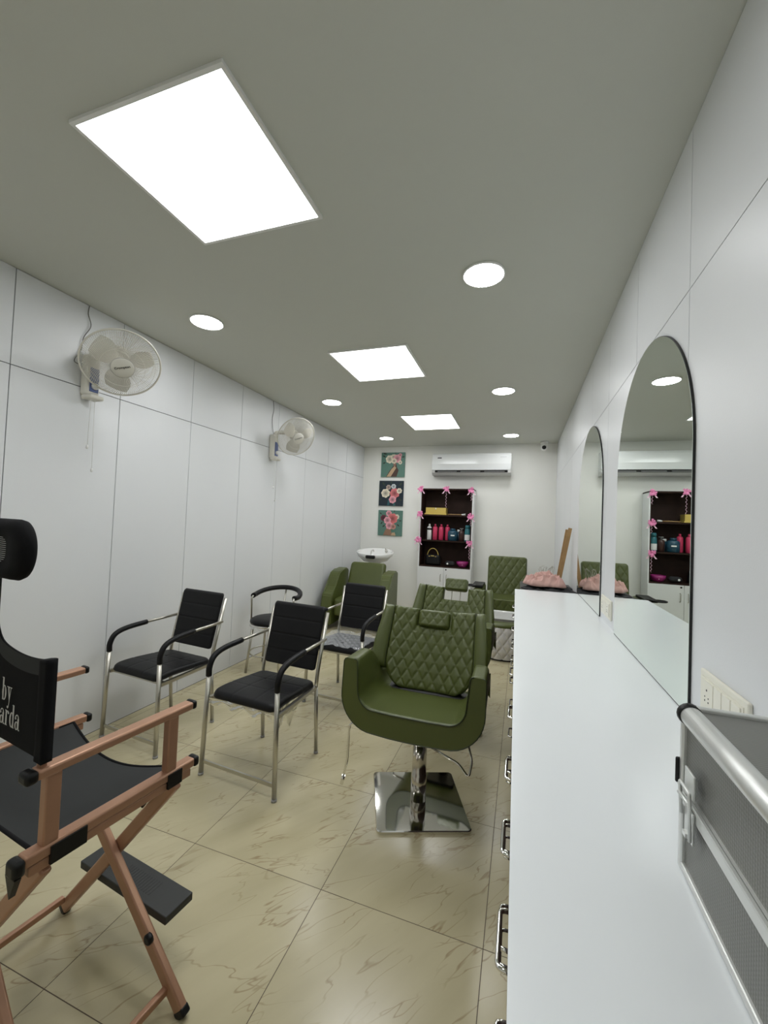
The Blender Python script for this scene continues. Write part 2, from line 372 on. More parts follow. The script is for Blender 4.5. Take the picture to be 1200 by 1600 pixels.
# ================================================================ SWITCHBOARDS
def switchboard(y0, y1, z0, z1, mods, label):
    t = thing('switch_board', label, 'socket', (XR, (y0 + y1) / 2, (z0 + z1) / 2), 0, 'wall socket plates by the mirrors')
    hw, hh = (y1 - y0) / 2, (z1 - z0) / 2
    mb = MB(); mb.box((-.005, 0, 0), (.01, 2 * hw, 2 * hh), bev=.004); mb.build('plate', 'cream', t)
    mb = MB(); mb.box((-.011, 0, 0), (.003, 2 * hw - .03, 2 * hh - .03), bev=.001); mb.build('inner_frame', 'cream', t)
    n = len(mods); x = hw - .02; wtot = 2 * hw - .04
    ws = [1.6 if m == 's' else 1 for m in mods]; k = wtot / sum(ws)
    for m, w_ in zip(mods, ws):
        c = x - w_ * k / 2; x -= w_ * k
        mb = MB(); mb.box((-.0135, c, 0), (.004, w_ * k - .004, 2 * hh - .04), bev=.0012); p = mb.build('socket' if m == 's' else 'rocker_switch', 'cream', t)
        if m == 's':
            mb = MB()
            for dy, dz, r in ((0, .014, .003), (-.010, -.004, .0022), (.010, -.004, .0022), (-.010, -.014, .0026), (.010, -.014, .0026)):
                mb.lathe([(r, 0), (r, .001)], c=(-.0160, c + dy, dz), n=10, rot=Matrix.Rotation(R_(90), 3, 'Y'))
            mb.build('holes', 'dark', p)
switchboard(2.485, 2.755, .972, 1.079, 'sws', 'white socket plate between the two arched mirrors')
switchboard(1.083, 1.325, .985, 1.099, 'swww', 'cream socket plate behind the silver case')

# wire stub in the wall
mb = MB(); mb.tube([(XR - .001, .985, 2.262), (XR - .004, .985, 2.30), (XR - .003, 1.0, 2.325)], .0015, 6); 
wire_stub = mb

# ================================================================ BLACK VISITOR CHAIRS
def visitor_chair(label):
    t = thing('visitor_chair', label, 'chair', (0, 0, 0), 0, 'black chrome-framed chairs')
    # seat cushion
    def seams(x, y):
        d = 0
        for k in (-.07, .07):
            d = max(d, 1 - min(1, abs(x - k) / .005)); d = max(d, 1 - min(1, abs(y - k) / .005))
        return -.004 * d
    mb = MB(); cushion(mb, .215, .215, .028, .045, lambda x, y, n: (x * (1 - .04 * (y / .2)), y - .01, .445 + n - .012 * (y / .2) - .02 * max(0, -y / .215) ** 3), 70, 70, seams, .5, .10); mb.build('seat', 'black', t)
    def bs(x, y):
        d = 0
        for k in (-.10, 0.0, .10): d = max(d, 1 - min(1, abs(y - k) / .005))
        if -.10 < y < .1 or True:
            for k in (-.065, .065): d = max(d, .35 * (1 - min(1, abs(x - k) / .004)))
        return -.005 * d
    A = R_(13.5)
    mb = MB(); cushion(mb, .195, .195, .016, .018, lambda x, y, n: (x * (1 + .02 * y / .19), .212 + (y + .195) * math.sin(A) - n * math.cos(A) - .004, .515 + (y + .195) * math.cos(A) - n * math.sin(A)), 60, 80, bs, .5, .07); mb.build('backrest', 'black', t)
    for s in (-1, 1):
        # front leg
        mb = MB(); mb.tube([(s * .252, -.235, .012), (s * .236, -.228, .56)], .0130, 12); lg = mb.build('leg', 'satin', t)
        mb = MB(); mb.lathe([(.0145, 0), (.0145, .014)], c=(s * .252, -.235, 0), n=14); mb.build('foot_cap', 'grey', lg)
        # rear leg and back post
        mb = MB(); mb.tube([(s * .206, .235, .012), (s * .206, .205, .42)], .012, 12); lg = mb.build('leg', 'satin', t)
        mb = MB(); mb.lathe([(.0135, 0), (.0135, .014)], c=(s * .206, .235, 0), n=14); mb.build('foot_cap', 'grey', lg)
        mb = MB(); mb.tube(fillet([(s * .206, .205, .42), (s * .206, .212, .50), (s * .208, .212 + .37 * math.sin(A) + .004, .50 + .37 * math.cos(A))], .05), .012, 12); mb.build('back_post', 'satin', t)
        # armrest: pad (black) and bare end
        path = smooth_path([(s * .236, -.228, .55), (s * .236, -.226, .60), (s * .236, -.195, .652), (s * .235, -.12, .678), (s * .230, 0.02, .690)], 6)
        mb = MB(); mb.tube(path, .0165, 12); a = mb.build('armrest', 'black', t)
        mb = MB(); mb.tube([path[-1], (s * .222, .27, .700)], .0095, 10); mb.build('arm_tube', 'satin', a)
    mb = MB(); mb.bar((-.245, -.231, .075), (.245, -.231, .075), .010, .018); mb.build('stretcher', 'satin', t)
    mb = MB()
    for y in (-.19, .17): mb.box((0, y, .42), (.45 if y < 0 else .40, .02, .02))
    for s in (-1, 1): mb.bar((s * .236, -.215, .42), (s * .206, .2, .42), .02, .02)
    mb.build('seat_frame', 'satin', t)
    return t
ca = visitor_chair('black padded armchair with chrome legs, closest to the left wall')
def film_strip(name, fn, nu, nv, parent, m='film'):
    mb = MB(); mb.sheet(fn, nu, nv); return mb.build(name, m, parent, normals=False)
cb = dup(ca, (-1.395, 2.10, 0), R_(-4), 'black padded armchair with torn plastic wrap, in front centre')
cc = dup(ca, (-1.335, 3.14, 0), R_(-4), 'black armchair with crumpled clear plastic over its seat, farther back')
ca.location = (-2.25, 2.16, 0); ca.rotation_euler.z = R_(-5)
rn = random.Random(3)
def crumple(a, b, s=1.0): return s * (math.sin(a * 17 + b * 9) * .5 + math.sin(a * 31 - b * 23 + 1) * .35 + math.sin(a * 53 + b * 47 + 2) * .25)
film_strip('plastic_wrap', lambda u, v: (.185 + .010 * math.sin(9 * u + 3 * v) - .02 * v, -.14 + .26 * u * (1 - .45 * v) + .004 * math.sin(40 * u), .432 - .20 * v * (.7 + .3 * math.sin(u * 6 + 1))), 40, 20, cb)
film_strip('plastic_wrap', lambda u, v: (-.215 + .43 * u, -.236 - .006 * crumple(u, v), .437 - .03 * v * (1 + .5 * math.sin(u * 20))), 50, 5, cb)
film_strip('plastic_wrap', lambda u, v: (-.22 + .44 * u, -.225 + .41 * v, .484 + .009 * crumple(u, v) - .006 * max(0, 1 - v * 5) ** 2), 60, 60, cc, 'fogfilm')
film_strip('plastic_wrap', lambda u, v: (-.21 + .42 * u, .196 + .008 * crumple(u, v), .47 + .05 * v), 40, 8, cc)

# ================================================================ ROUND CHAIR (tub back)
t = thing('round_stool_chair', 'round-seated black chair with curved rail back, behind the black armchairs', 'chair', (-2.26, 3.42, 0), R_(8))
mb = MB(); mb.lathe([(.02, .50), (.12, .50), (.18, .493), (.205, .478), (.208, .462), (.19, .448), (.02, .445)], n=48); mb.build('seat', 'black', t)
mb = MB(); mb.tube([(.20 * math.cos(a), .20 * math.sin(a), .442) for a in [2 * math.pi * k / 48 for k in range(48)]], .010, 8, closed=True); mb.build('seat_ring', 'chrome', t)
for a in (225, 315, 45, 135):
    a = R_(a); mb = MB(); mb.tube([(.185 * math.cos(a), .185 * math.sin(a), .44), (.235 * math.cos(a), .235 * math.sin(a), 0.0)], .0115, 10); mb.build('leg', 'satin', t)
mb = MB(); mb.tube([(.20 * math.cos(a), .20 * math.sin(a), .17) for a in [2 * math.pi * k / 48 for k in range(48)]], .007, 8, closed=True); mb.build('foot_ring', 'satin', t)
ring = [(.225 * math.cos(R_(a)), .075 + .225 * math.sin(R_(a)), .690 + .05 * math.sin(R_(max(0, a if a < 180 else 0)))) for a in range(-20, 201, 5)]
mb = MB(); mb.tube(ring, .024, 12); mb.build('backrest', 'black', t)
for a in (-22, 202): 
    e = ring[0] if a < 0 else ring[-1]; sg = 1 if a < 0 else -1
    mb = MB(); mb.tube(fillet([(sg * .205, -.03, .44), (sg * .225, -.13, .66) if False else (sg * .218, -.02, .67), e], .04), .009, 8); mb.build('back_support', 'satin', t)
mb = MB(); mb.tube([(0, .205, .44), (0, .295, .73)], .009, 8); mb.build('back_support', 'satin', t)
film_strip('plastic_fringe', lambda u, v: ((.207 + .004 * crumple(u * 3, v)) * math.cos(6.283 * u), (.207 + .004 * crumple(u * 3, v)) * math.sin(6.283 * u), .445 - .025 * v * (1 + .6 * math.sin(u * 70))), 120, 3, t)

# ================================================================ SALON CHAIRS
def salon_chair(label):
    t = thing('salon_chair', label, 'chair', (0, 0, 0), 0, 'green quilted styling chairs')
    # tub shell: stations along y
    def prof(y, inner):
        # returns list of (x,z) from centre bottom to top for right half
        f = (y + .28) / .50
        H = .775 - .012 * f - (.24 * max(0, (f - .42) / .58) ** 1.4)
        pts = []
        if not inner:
            W, zb = .345 - .01 * f, .44 + .03 * f
            r = .17
            pts = [(0, zb), (.09, zb + .001), (W - r, zb + .006)]
            for k in range(1, 11):
                a = R_(90 * k / 10); pts.append((W - r + r * math.sin(a), zb + .006 + r - r * math.cos(a) + 0))
            z1 = pts[-1][1]
            for k in (1, 2, 3): pts.append((W + .002 * k - .002 * k, z1 + (H - .015 - z1) * k / 3))
            pts += [(W - .006, H - .004), (W - .018, H)]
        else:
            W, zs = .262, .545 - .03 * f
            r = .085
            pts = [(0, zs), (.09, zs), (W - r, zs + .003)]
            for k in range(1, 11):
                a = R_(86 * k / 10); pts.append((W - r + r * math.sin(a), zs + .003 + r - r * math.cos(a)))
            z1 = pts[-1][1]
            Hh = max(H, z1 + .02)
            for k in (1, 2, 3): pts.append((W + .004 * k, z1 + (Hh - .012 - z1) * k / 3))
            pts += [(W + .018, Hh - .003), (W + .028, Hh)]
        return pts
    mb = MB(); ny = 14; secs = []
    for j in range(ny + 1):
        y = -.28 + .50 * j / ny; o, i_ = prof(y, False), prof(y, True)
        if o[-1][1] < i_[-1][1] : 
            dz = i_[-1][1]; o[-1] = (o[-1][0], dz); o[-2] = (o[-2][0], dz - .004)
        half = [(x, z, 0) for x, z in o] + [(x, z, 1) for x, z in reversed(i_)]
        secs.append((y, half))
    rings = []
    for y, half in secs:
        ring = []
        for x, z, inn in half: ring.append(mb.bm.verts.new((x, y + (.03 * (z - .44) / .33 if y < -.27 else .03 * (z - .44) / .33 * (1 - (y + .28) / .5)) + (.0), z)))
        for x, z, inn in reversed(half[1:-1]): ring.append(mb.bm.verts.new((-x, y + .03 * (z - .44) / .33 * (1 - (y + .28) / .5), z)))
        rings.append(ring)
    n = len(rings[0])
    for a, b in zip(rings, rings[1:]):
        for k in range(n): mb.face([a[k], a[(k + 1) % n], b[(k + 1) % n], b[k]], True)
    # ends: stitch outer to inner with quads; ring order: outer right half (0..m-1), inner right reversed (m..2m-1), then mirrored
    m = len(secs[0][1]) // 2
    for ri, ring in ((0, rings[0]), (1, rings[-1])):
        L = 2 * m; right_o = ring[0:m]; right_i = ring[m:2 * m][::-1]
        left = [ring[0]] + ring[2 * m:][::-1] + [ring[2 * m - 1]]; left_o = left[0:m]; left_i = left[m:][::-1]
        for A_, B_ in ((right_o, right_i), (left_o, left_i)):
            for k in range(m - 1): mb.face([A_[k], A_[k + 1], B_[k + 1], B_[k]], False)
    es = [e for e in mb.bm.edges if len(e.link_faces) == 2 and e.calc_face_angle(0) > 1.0 and all(v.co.y < -.2 for v in e.verts)]
    r = bmesh.ops.bevel(mb.bm, geom=es, offset=.008, segments=3, affect='EDGES')
    for f in r['faces']: f.smooth = True
    shell = mb.build('seat_shell', 'green', t)
    # piping along inner front edge
    y0 = -.285; pi = prof(-.28, True); pts = [(-x, z) for x, z in reversed(pi)] + pi[1:]
    mb = MB(); mb.tube([(x, y0 + .03 * (z - .44) / .33 + .004, z + .001) for x, z in pts], .0035, 6); mb.build('piping', 'greenpipe', shell)
    po = prof(-.28, False); pts = [(-x, z) for x, z in reversed(po)] + po[1:]
    mb = MB(); mb.tube([(x, y0 + .03 * (z - .44) / .33 + .006, z) for x, z in pts], .003, 6); mb.build('piping', 'greenpipe', shell)
    mb = MB(); mb.box((0, .135, .51), (.47, .09, .045), bev=.015); mb.build('back_gap_shade', 'dark', t)  # near-black block standing in for the shade in the gap below the backrest
    # backrest
    A = R_(24); ca_, sa_ = math.cos(A), math.sin(A); B0 = Vector((0, .120, .522)); HH = .455
    def place(x, v, n):     # v up along back 0..HH, n towards front; sides wrap forward
        y = 1.1 * abs(x) ** 2.2
        p = Vector((x, v * sa_ - (n + y * .9) * ca_, v * ca_ - (n + y * .9) * -sa_ * -1))
        return B0 + Vector((x, v * sa_ - (n + .9 * y) * ca_, v * ca_ + (n + .9 * y) * sa_))
    def W(v):
        f = v / HH
        if f < .32: return .13 + .12 * math.sqrt(max(0, 1 - (1 - f / .32) ** 2))
        return .25 - .012 * (f - .32)
    NX, sn, nw, nd = 96, .36, .098, .10
    xs = []
    mb = MB(); NV = 96; nh = round(NV * (1 - nd / HH))
    iN = [round(NX * (.5 - sn / 2)), round(NX * (.5 + sn / 2))]
    def X(i, v):
        w_ = W(v)
        if i <= iN[0]: return -w_ + (w_ - nw) * i / iN[0]
        if i >= iN[1]: return nw + (w_ - nw) * (i - iN[1]) / (NX - iN[1])
        return -nw + 2 * nw * (i - iN[0]) / (iN[1] - iN[0])
    vf, vb = {}, {}
    def ed(x, v):
        w_ = W(v); d = min(w_ - abs(x), v, HH - v)
        if v > HH - nd - .04:
            if abs(x) > nw: d = min(d, abs(x) - nw)
            else: d = min(d, HH - nd - v)
        return max(0, d)
    for j in range(NV + 1):
        v = HH * j / NV if False else (HH - nd) * j / nh if j <= nh else HH - nd + nd * (j - nh) / (NV - nh)
        for i in range(NX + 1):
            x = X(i, v)
            if j > nh and iN[0] < i < iN[1]: continue
            d = ed(x, v); e = math.sqrt(max(0, 1 - (1 - min(1, d / .022)) ** 2))
            vf[i, j] = mb.bm.verts.new(place(x, v, .018 * e + quilt(x, v, .060, .104, .0085) * e)); vb[i, j] = mb.bm.verts.new(place(x, v, -.03 - .012 * e))
    def cell(i, j): return 0 <= i < NX and 0 <= j < NV and not (j >= nh and iN[0] <= i < iN[1])
    for j in range(NV):
        for i in range(NX):
            if not cell(i, j): continue
            mb.face([vf[i, j], vf[i + 1, j], vf[i + 1, j + 1], vf[i, j + 1]], True); mb.face([vb[i, j], vb[i, j + 1], vb[i + 1, j + 1], vb[i + 1, j]], True)
            for (di, dj, a, b) in ((-1, 0, (i, j), (i, j + 1)), (1, 0, (i + 1, j), (i + 1, j + 1)), (0, -1, (i, j), (i + 1, j)), (0, 1, (i, j + 1), (i + 1, j + 1))):
                if not cell(i + di, j + dj): mb.face([vf[a], vf[b], vb[b], vb[a]], True)
    back = mb.build('backrest', 'green', t)
    for s in (-1, 1):      # side wings
        secs = []
        for k in range(21):
            v = .09 + (HH - .09 - .004) * k / 20; f = k / 20; x0 = W(v) - .002; wd = (.076 if f > .15 else .05 + .17 * f) - .022 * max(0, f - .4) / .6
            e = math.sqrt(max(0.05, 1 - abs(2 * f - 1) ** 14))
            secs.append([place(s * x0, v, -.03), place(s * (x0 + wd * .9), v, -.034), place(s * (x0 + wd), v, -.015), place(s * (x0 + wd), v, .012 * e), place(s * (x0 + wd * .75), v, .026 * e), place(s * (x0 + wd * .2), v, .032 * e), place(s * x0, v, .022 * e)])
        mb = MB(); vv = [[mb.bm.verts.new(p) for p in sc_] for sc_ in secs]
        for a, b in zip(vv, vv[1:]):
            for q in range(7): mb.face([a[q], a[(q + 1) % 7], b[(q + 1) % 7], b[q]], True)
        mb.face(vv[0]); mb.face(vv[-1][::-1]); wg = mb.build('side_wing', 'green', t)
        mb = MB(); mb.tube([place(s * (W(v) + .0), v, .021) for v in [.09 + (HH - .095) * k / 20 for k in range(21)]], .003, 6); mb.build('piping', 'greenpipe', wg)
    # column, base
    mb = MB(); mb.lathe([(.03, .44), (.03, .34), (.041, .338), (.041, .30), (.037, .298), (.037, .15), (.040, .148), (.040, .015)], n=36); mb.build('column', 'columnsteel', t)
    mb = MB(); mb.box((0, 0, .435), (.2, .24, .02), bev=.004); mb.build('seat_bracket', 'dark', t)
    ang = R_(22); q = []
    for cx_, cy_, a0 in ((1, 1, 0), (-1, 1, 90), (-1, -1, 180), (1, -1, 270)):
        for k in range(9): a = R_(a0 + 90 * k / 8); q.append((cx_ * .2055 + .022 * math.cos(a), cy_ * .2055 + .022 * math.sin(a)))
    q = [(x * math.cos(ang) - y * math.sin(ang), x * math.sin(ang) + y * math.cos(ang)) for x, y in q]
    mb = MB(); mb.prism(q, lambda x, y: (x, y, .001), lambda x, y: (x, y, .012)); mb.prism(q, lambda x, y: (x, y, .012), lambda x, y: (x * .985, y * .985, .016))
    mb.build('base_plate', 'chrome', t)
    mb = MB(); mb.tube(fillet([(.03, -.02, .315), (.22, -.13, .315), (.275, -.19, .295), (.285, -.15, .35), (.25, -.10, .43)], .02), .0055, 8); mb.build('lift_lever', 'chrome', t)
    mb = MB(); mb.tube(fillet([(-.25, -.16, .445), (-.325, -.18, .42), (-.332, -.18, .40), (-.335, -.18, .24), (-.362, -.18, .11)], .02), .006, 8); mb.tube([(-.352, -.18, .155), (-.362, -.18, .11)], .009, 8); mb.build('side_rod', 'chrome', t)
    return t
s1 = salon_chair('green diamond-quilted styling chair nearest the viewer, square chrome base fully visible')
def headrest(parent, up):
    A = R_(24); B0 = Vector((0, .120, .515)); ca_, sa_ = math.cos(A), math.sin(A); v0 = .455 + up
    def pl(x, y, n): v = v0 + y; return B0 + Vector((x, v * sa_ - (n + .016) * ca_, v * ca_ + (n + .016) * sa_))
    mb = MB(); cushion(mb, .094, .052, .034, .022, pl, 40, 30, lambda x, y: quilt(x, y, .05, .07, .004), 1.0, .3); h = mb.build('headrest', 'green', parent)
    mb = MB()
    for x in (-.035, .035):
        a = B0 + Vector((x, .30 * sa_ + .01, .30 * ca_)); b = B0 + Vector((x, v0 * sa_ + .0, v0 * ca_)); mb.tube([a, b], .004, 8)
    mb.build('headrest_post', 'satin', h)
s2 = dup(s1, (-.50, 3.08, 0), R_(-2), 'green diamond-quilted styling chair behind the nearest one, headrest raised')
s1.location = (-.47, 2.13, 0)
headrest(s1, -.05); headrest(s2, .030)

# ================================================================ DIRECTOR CHAIR
t = thing('director_chair', 'tall copper-framed director chair with black canvas and lettering, cut by left edge', 'chair', (-1.255, .83, 0), R_(-6.5))
CP = 'copper'
SZ, AZ = .69, .868
for s in (-1, 1):
    mb = MB(); mb.box((s * .28, .02, SZ), (.034, .43, .026), bev=.006); rail = mb.build('seat_rail', CP, t)
    mb = MB(); mb.box((s * .28, .02, SZ - .026), (.026, .41, .022), bev=.003); mb.build('lower_rail', CP, rail)
    mb = MB(); mb.box((s * .28, .243, SZ - .002), (.036, .02, .03), bev=.008); mb.build('end_cap', 'blackplastic', rail)
    mb = MB(); mb.box((s * .28, -.203, SZ - .006), (.040, .024, .036), bev=.009); mb.prism([(-.02, 0), (.02, 0), (.0, -.045)], lambda u, v: (s * .28 + u, -.212, SZ - .02 + v), lambda u, v: (s * .28 + u, -.20, SZ - .02 + v)); mb.build('end_cap', 'blackplastic', rail)
    mb = MB(); mb.box((s * .281, -.11, SZ - .012), (.040, .075, .04)); mb.build('bracket', 'blackplastic', rail); mb = MB(); mb.box((s * .281, .165, SZ - .012), (.040, .045, .04)); mb.build('bracket', 'blackplastic', rail)
    mb = MB(); mb.box((s * .28, .02, AZ), (.036, .40, .022), bev=.006); arm = mb.build('armrest', CP, t)
    mb = MB(); mb.box((s * .28, .225, AZ), (.038, .016, .025), bev=.007); mb.build('end_cap', 'blackplastic', arm); mb = MB(); mb.box((s * .28, -.19, AZ), (.040, .026, .028), bev=.009); mb.build('end_cap', 'blackplastic', arm)
    for y in (-.145, .158 if s > 0 else .116):
        mb = MB(); mb.box((s * .28, y, (SZ + AZ) / 2), (.026, .032, AZ - SZ - .02), bev=.004); mb.build('arm_post', CP, arm)
    mb = MB(); mb.box((s * .278, -.165, .985), (.018, .014, .22), bev=.003); mb.build('back_post', CP, t)
for y in (.205, -.165):
    dy = .012 if y > 0 else -.012
    for s in (-1, 1):
        yy = y + dy if s < 0 else y - dy     # one leg passes in front of the other
        a, b = Vector((s * (.345 if s > 0 else .30), yy, .012)), Vector((-s * .275, yy - (.03 if y > 0 else -.03), SZ - .04))
        mb = MB(); mb.bar(a, b, .040, .024, (0, 1, 0), .006); lg = mb.build('leg', CP, t)
        d = (b - a).normalized(); mb = MB(); mb.bar(a - d * .012, a + d * .012, .042, .026, (0, 1, 0), .006); mb.build('foot_cap', 'blackplastic', lg)
for s in (-1, 1):
    mb = MB(); mb.bar((s * .288, -.165, .055), (s * .288, .205, .055), .018, .022, bev=.004); mb.build('floor_rail', CP, t)
mb = MB(); mb.box((.0, .268, .190), (.45, .10, .026), Matrix.Rotation(R_(0), 3, 'Z'), bev=.003)
for k in range(14): mb.box((-.05 + k * .012, .268, .2032), (.004, .05, .0012))
fr = mb.build('footrest', 'rubber', t)
mb = MB(); mb.lathe([(.004, 0), (.015, .002), (.015, .014), (.010, .017)], c=(.212, .182, .172), n=10, rot=Matrix.Rotation(R_(90), 3, 'X')); mb.build('knob', 'blackplastic', fr)
mb = MB(); mb.tube([(.075, .15, .60), (.165, .17, .555)], .009, 8); mb.build('latch_bar', 'blackplastic', t)
# seat canvas (sagging)
mb = MB()
def seatf(u, v, o=0):
    x = -.27 + .54 * u; y = -.17 + .36 * v; sag = .045 * math.sin(math.pi * u) ; yy = y - .03 * math.sin(math.pi * u) * (2 * v - 1)
    return Vector((x, yy, SZ + .006 - sag - o))
mb.sheet(lambda u, v: seatf(u, v), 30, 16); mb.sheet(lambda u, v: seatf(u, v, .004), 30, 16)
mb.build('seat_canvas', 'canvasgrey', t, weld=.0005)
for v in (0, 1): mb = MB(); mb.tube([seatf(k / 20, v, .001) for k in range(21)], .0045, 6); mb.build('seam', 'canvas', t)
# back canvas with a raised neck in the middle
def backtop(x):
    f = min(1, abs(x) / .285); base = 1.105 + .012 * (f ** 6)
    return base + .13 * math.exp(-(x / .04) ** 2) + .030 * math.exp(-(x / .11) ** 2)
def backf(u, v, o=0):
    x = -.295 + .59 * u; zt = backtop(x); zb = .890 + .006 * math.sin(math.pi * u); z = zb + (zt - zb) * v
    bow = -.025 * math.sin(math.pi * u)
    fat = .011 if (abs(x) > .262) else .002
    return Vector((x, -.165 + bow * 0 + (fat if o else -fat) , z))
mb = MB(); mb.sheet(lambda u, v: backf(u, v, 0), 80, 20); mb.sheet(lambda u, v: backf(u, v, 1), 80, 20)
g = [backf(k / 80, 1, 0) for k in range(81)], [backf(k / 80, 1, 1) for k in range(81)]
mb.sheet(lambda u, v: backf(u, 1, 0).lerp(backf(u, 1, 1), v), 80, 1); mb.sheet(lambda u, v: backf(u, 0, 0).lerp(backf(u, 0, 1), v), 80, 1)
for uu in (0, 1): mb.sheet(lambda u, v: backf(uu, u, 0).lerp(backf(uu, u, 1), v), 20, 1)
bc = mb.build('back_canvas', 'canvas', t, weld=.0003)
mb = MB(); mb.sheet(lambda u, v: backf(.06 + .88 * u, 1, 0) + Vector((0, -.0012, -.036 * v + .0005)), 80, 2); mb.build('hem', 'canvasgrey', bc)
# headrest pad
mb = MB(); HC = Vector((0, -.15, 1.348))
cushion(mb, .165, .076, .028, .075, lambda x, y, n: HC + Vector((x, -n - .25 * x * x + .0, y)), 40, 30, lambda x, y: -.012 * math.exp(-((x / .10) ** 4 + (y / .045) ** 4)), .8, .35); hp = mb.build('headrest', 'canvas', t)
mb = MB()
for k in range(17): z = -.04 + k * .005; wd = .085 * math.sqrt(max(.05, 1 - (z / .046) ** 2)); mb.box((0, -.15 - .0185, 1.348 + z), (2 * wd, .002, .0015))
mb.build('mesh_lines', 'grey', hp)
mb = MB(); mb.box((0, -.155, 1.24), (.03, .010, .14), bev=.004); mb.build('headrest_stem', 'blackplastic', t)
# lettering (serif, condensed)
def glyph(mb, ch, x, z, s, yf):
    def P(u, v): return mb.bm.verts.new(Vector((x + u * s * 1.16, yf, z + v * s * 1.08)))
    def quad(a, b, c, d): mb.face([P(*a), P(*b), P(*c), P(*d)])
    def ringf(cx, cy, rx, ry, tx, ty, a0=0, a1=360):
        n = 28; o = []; i_ = []
        for k in range(n + 1):
            a = R_(a0 + (a1 - a0) * k / n); o.append(P(cx + rx * math.cos(a), cy + ry * math.sin(a))); i_.append(P(cx + (rx - tx) * math.cos(a), cy + (ry - ty) * math.sin(a)))
        for k in range(n): mb.face([o[k], o[k + 1], i_[k + 1], i_[k]])
    def disc(cx, cy, r): mb.face([P(cx + r * math.cos(k * .52), cy + r * math.sin(k * .52)) for k in range(12)])
    if ch == 'b': quad((.06, 0), (.23, 0), (.23, 1.5), (.06, 1.5)); quad((0, 1.43), (.2, 1.43), (.2, 1.5), (0, 1.5)); ringf(.29, .5, .26, .5, .16, .07); return .62
    if ch == 'd': quad((.38, 0), (.55, 0), (.55, 1.5), (.38, 1.5)); quad((.34, 1.43), (.54, 1.43), (.54, 1.5), (.34, 1.5)); quad((.4, 0), (.6, 0), (.6, .07), (.4, .07)); ringf(.29, .5, .26, .5, .16, .07); return .66
    if ch == 'r': quad((.07, 0), (.24, 0), (.24, 1), (.07, 1)); quad((.01, 0), (.30, 0), (.30, .06), (.01, .06)); quad((.01, .94), (.2, .94), (.2, 1), (.01, 1)); ringf(.34, .70, .17, .29, .06, .07, 60, 180); disc(.41, .86, .09); return .52
    if ch == 'a': quad((.34, .1), (.51, .0), (.51, .75), (.34, .75)); ringf(.27, .70, .23, .30, .10, .06, 0, 170); disc(.11, .72, .08); ringf(.23, .27, .21, .28, .13, .06); quad((.44, 0), (.60, .0), (.60, .08), (.44, .08)); return .64
    if ch == 'y':
        quad((.10, 1), (.25, 1), (.37, .15), (.28, .05)); quad((.44, 1), (.50, 1), (.30, -.25), (.24, -.22)); quad((.0, .94), (.34, .94), (.34, 1), (0, 1)); quad((.36, .94), (.60, .94), (.60, 1), (.36, 1)); disc(.16, -.36, .09); ringf(.17, -.24, .12, .21, .05, .06, 250, 360); return .62
    return .4
def word(mb, txt, xr, z, s, yf):
    wd = {'b': .62, 'd': .66, 'r': .52, 'a': .64, 'y': .62}; x = xr - sum(wd[c] for c in txt) * s * 1.16
    for c in txt: x += glyph(mb, c, x, z, s, yf) * s * 1.16
mb = MB(); word(mb, 'by', .140, .988, .033, -.1685); word(mb, 'arda', .183, .932, .033, -.1685); bm_text = mb.build('lettering', 'text', bc, normals=False)

# ================================================================ SILVER CASE
t = thing('makeup_case', 'silver aluminium vanity case with latch at the right end of worktop', 'case', (.362, .605, CZ))
LX, LY, HZ = .224, .35, .252
mb = MB(); mb.box((0, 0, HZ / 2 + .003), (LX - .012, LY - .012, HZ - .016)); mb.build('body', 'alupanel', t)
def corner_bar(a, b, r): m_ = MB(); m_.tube([a, b], r, 14); return m_
mb = MB()
for s in (-1, 1):
    mb.box((s * (LX / 2 - .006), 0, .008), (.011, LY, .011), bev=.003)
    mb.box((0, s * (LY / 2 - .006), .008), (LX, .013, .014), bev=.003)
    for q in (-1, 1): mb.box((s * (LX / 2 - .006), q * (LY / 2 - .006), HZ / 2), (.012, .012, HZ - .01), bev=.003)
mb.build('edge_trim', 'aluminium', t)
for s in (-1, 1):
    mb = MB(); mb.tube([(s * (LX / 2 - .012), -LY / 2 + .004, HZ - .014), (s * (LX / 2 - .012), LY / 2 - .004, HZ - .014)], .0155, 24); mb.build('rounded_trim', 'aluminium', t)
for s in (-1, 1): mb = MB(); mb.box((0, s * (LY / 2 - .004), HZ - .006), (LX - .03, .01, .014), bev=.003); mb.build('top_trim', 'aluminium', t)
mb = MB(); mb.box((-LX / 2 + .003, 0, .118), (.010, LY - .01, .020), bev=.003); mb.box((-LX / 2 - .0015, 0, .130), (.004, LY - .01, .002)); mb.box((-LX / 2 + .0045, 0, .1305), (.006, LY - .012, .0015)); mb.box((0, LY / 2 - .003, .118), (LX - .02, .008, .02), bev=.003); mb.build('lid_seam', 'aluminium', t)
for s in (-1, 1):
    for q in (-1, 1): mb = MB(); mb.lathe([(.004, -.012), (.0165, -.012), (.0175, 0), (.016, .003), (.004, .005)], c=(s * (LX / 2 - .012), q * (LY / 2 - .001), HZ - .014), n=18, rot=Matrix.Rotation(R_(-90 * q), 3, 'X')); mb.build('corner_cap', 'blackplastic', t)
lx = -LX / 2 - .004; ly = .118
mb = MB(); mb.box((lx, ly, .158), (.003, .034, .036), bev=.001); mb.box((lx, ly, .10), (.003, .030, .044), bev=.001); mb.box((lx - .004, ly, .085), (.006, .012, .006))
mb.tube(fillet([(lx - .005, ly - .017, .085), (lx - .007, ly - .018, .152), (lx - .007, ly + .018, .152), (lx - .005, ly + .017, .105)], .004, 3), .0025, 8)
mb.tube([(lx - .006, ly - .017, .135), (lx - .008, ly + .017, .135)], .003, 8); mb.build('latch', 'aluminium', t)
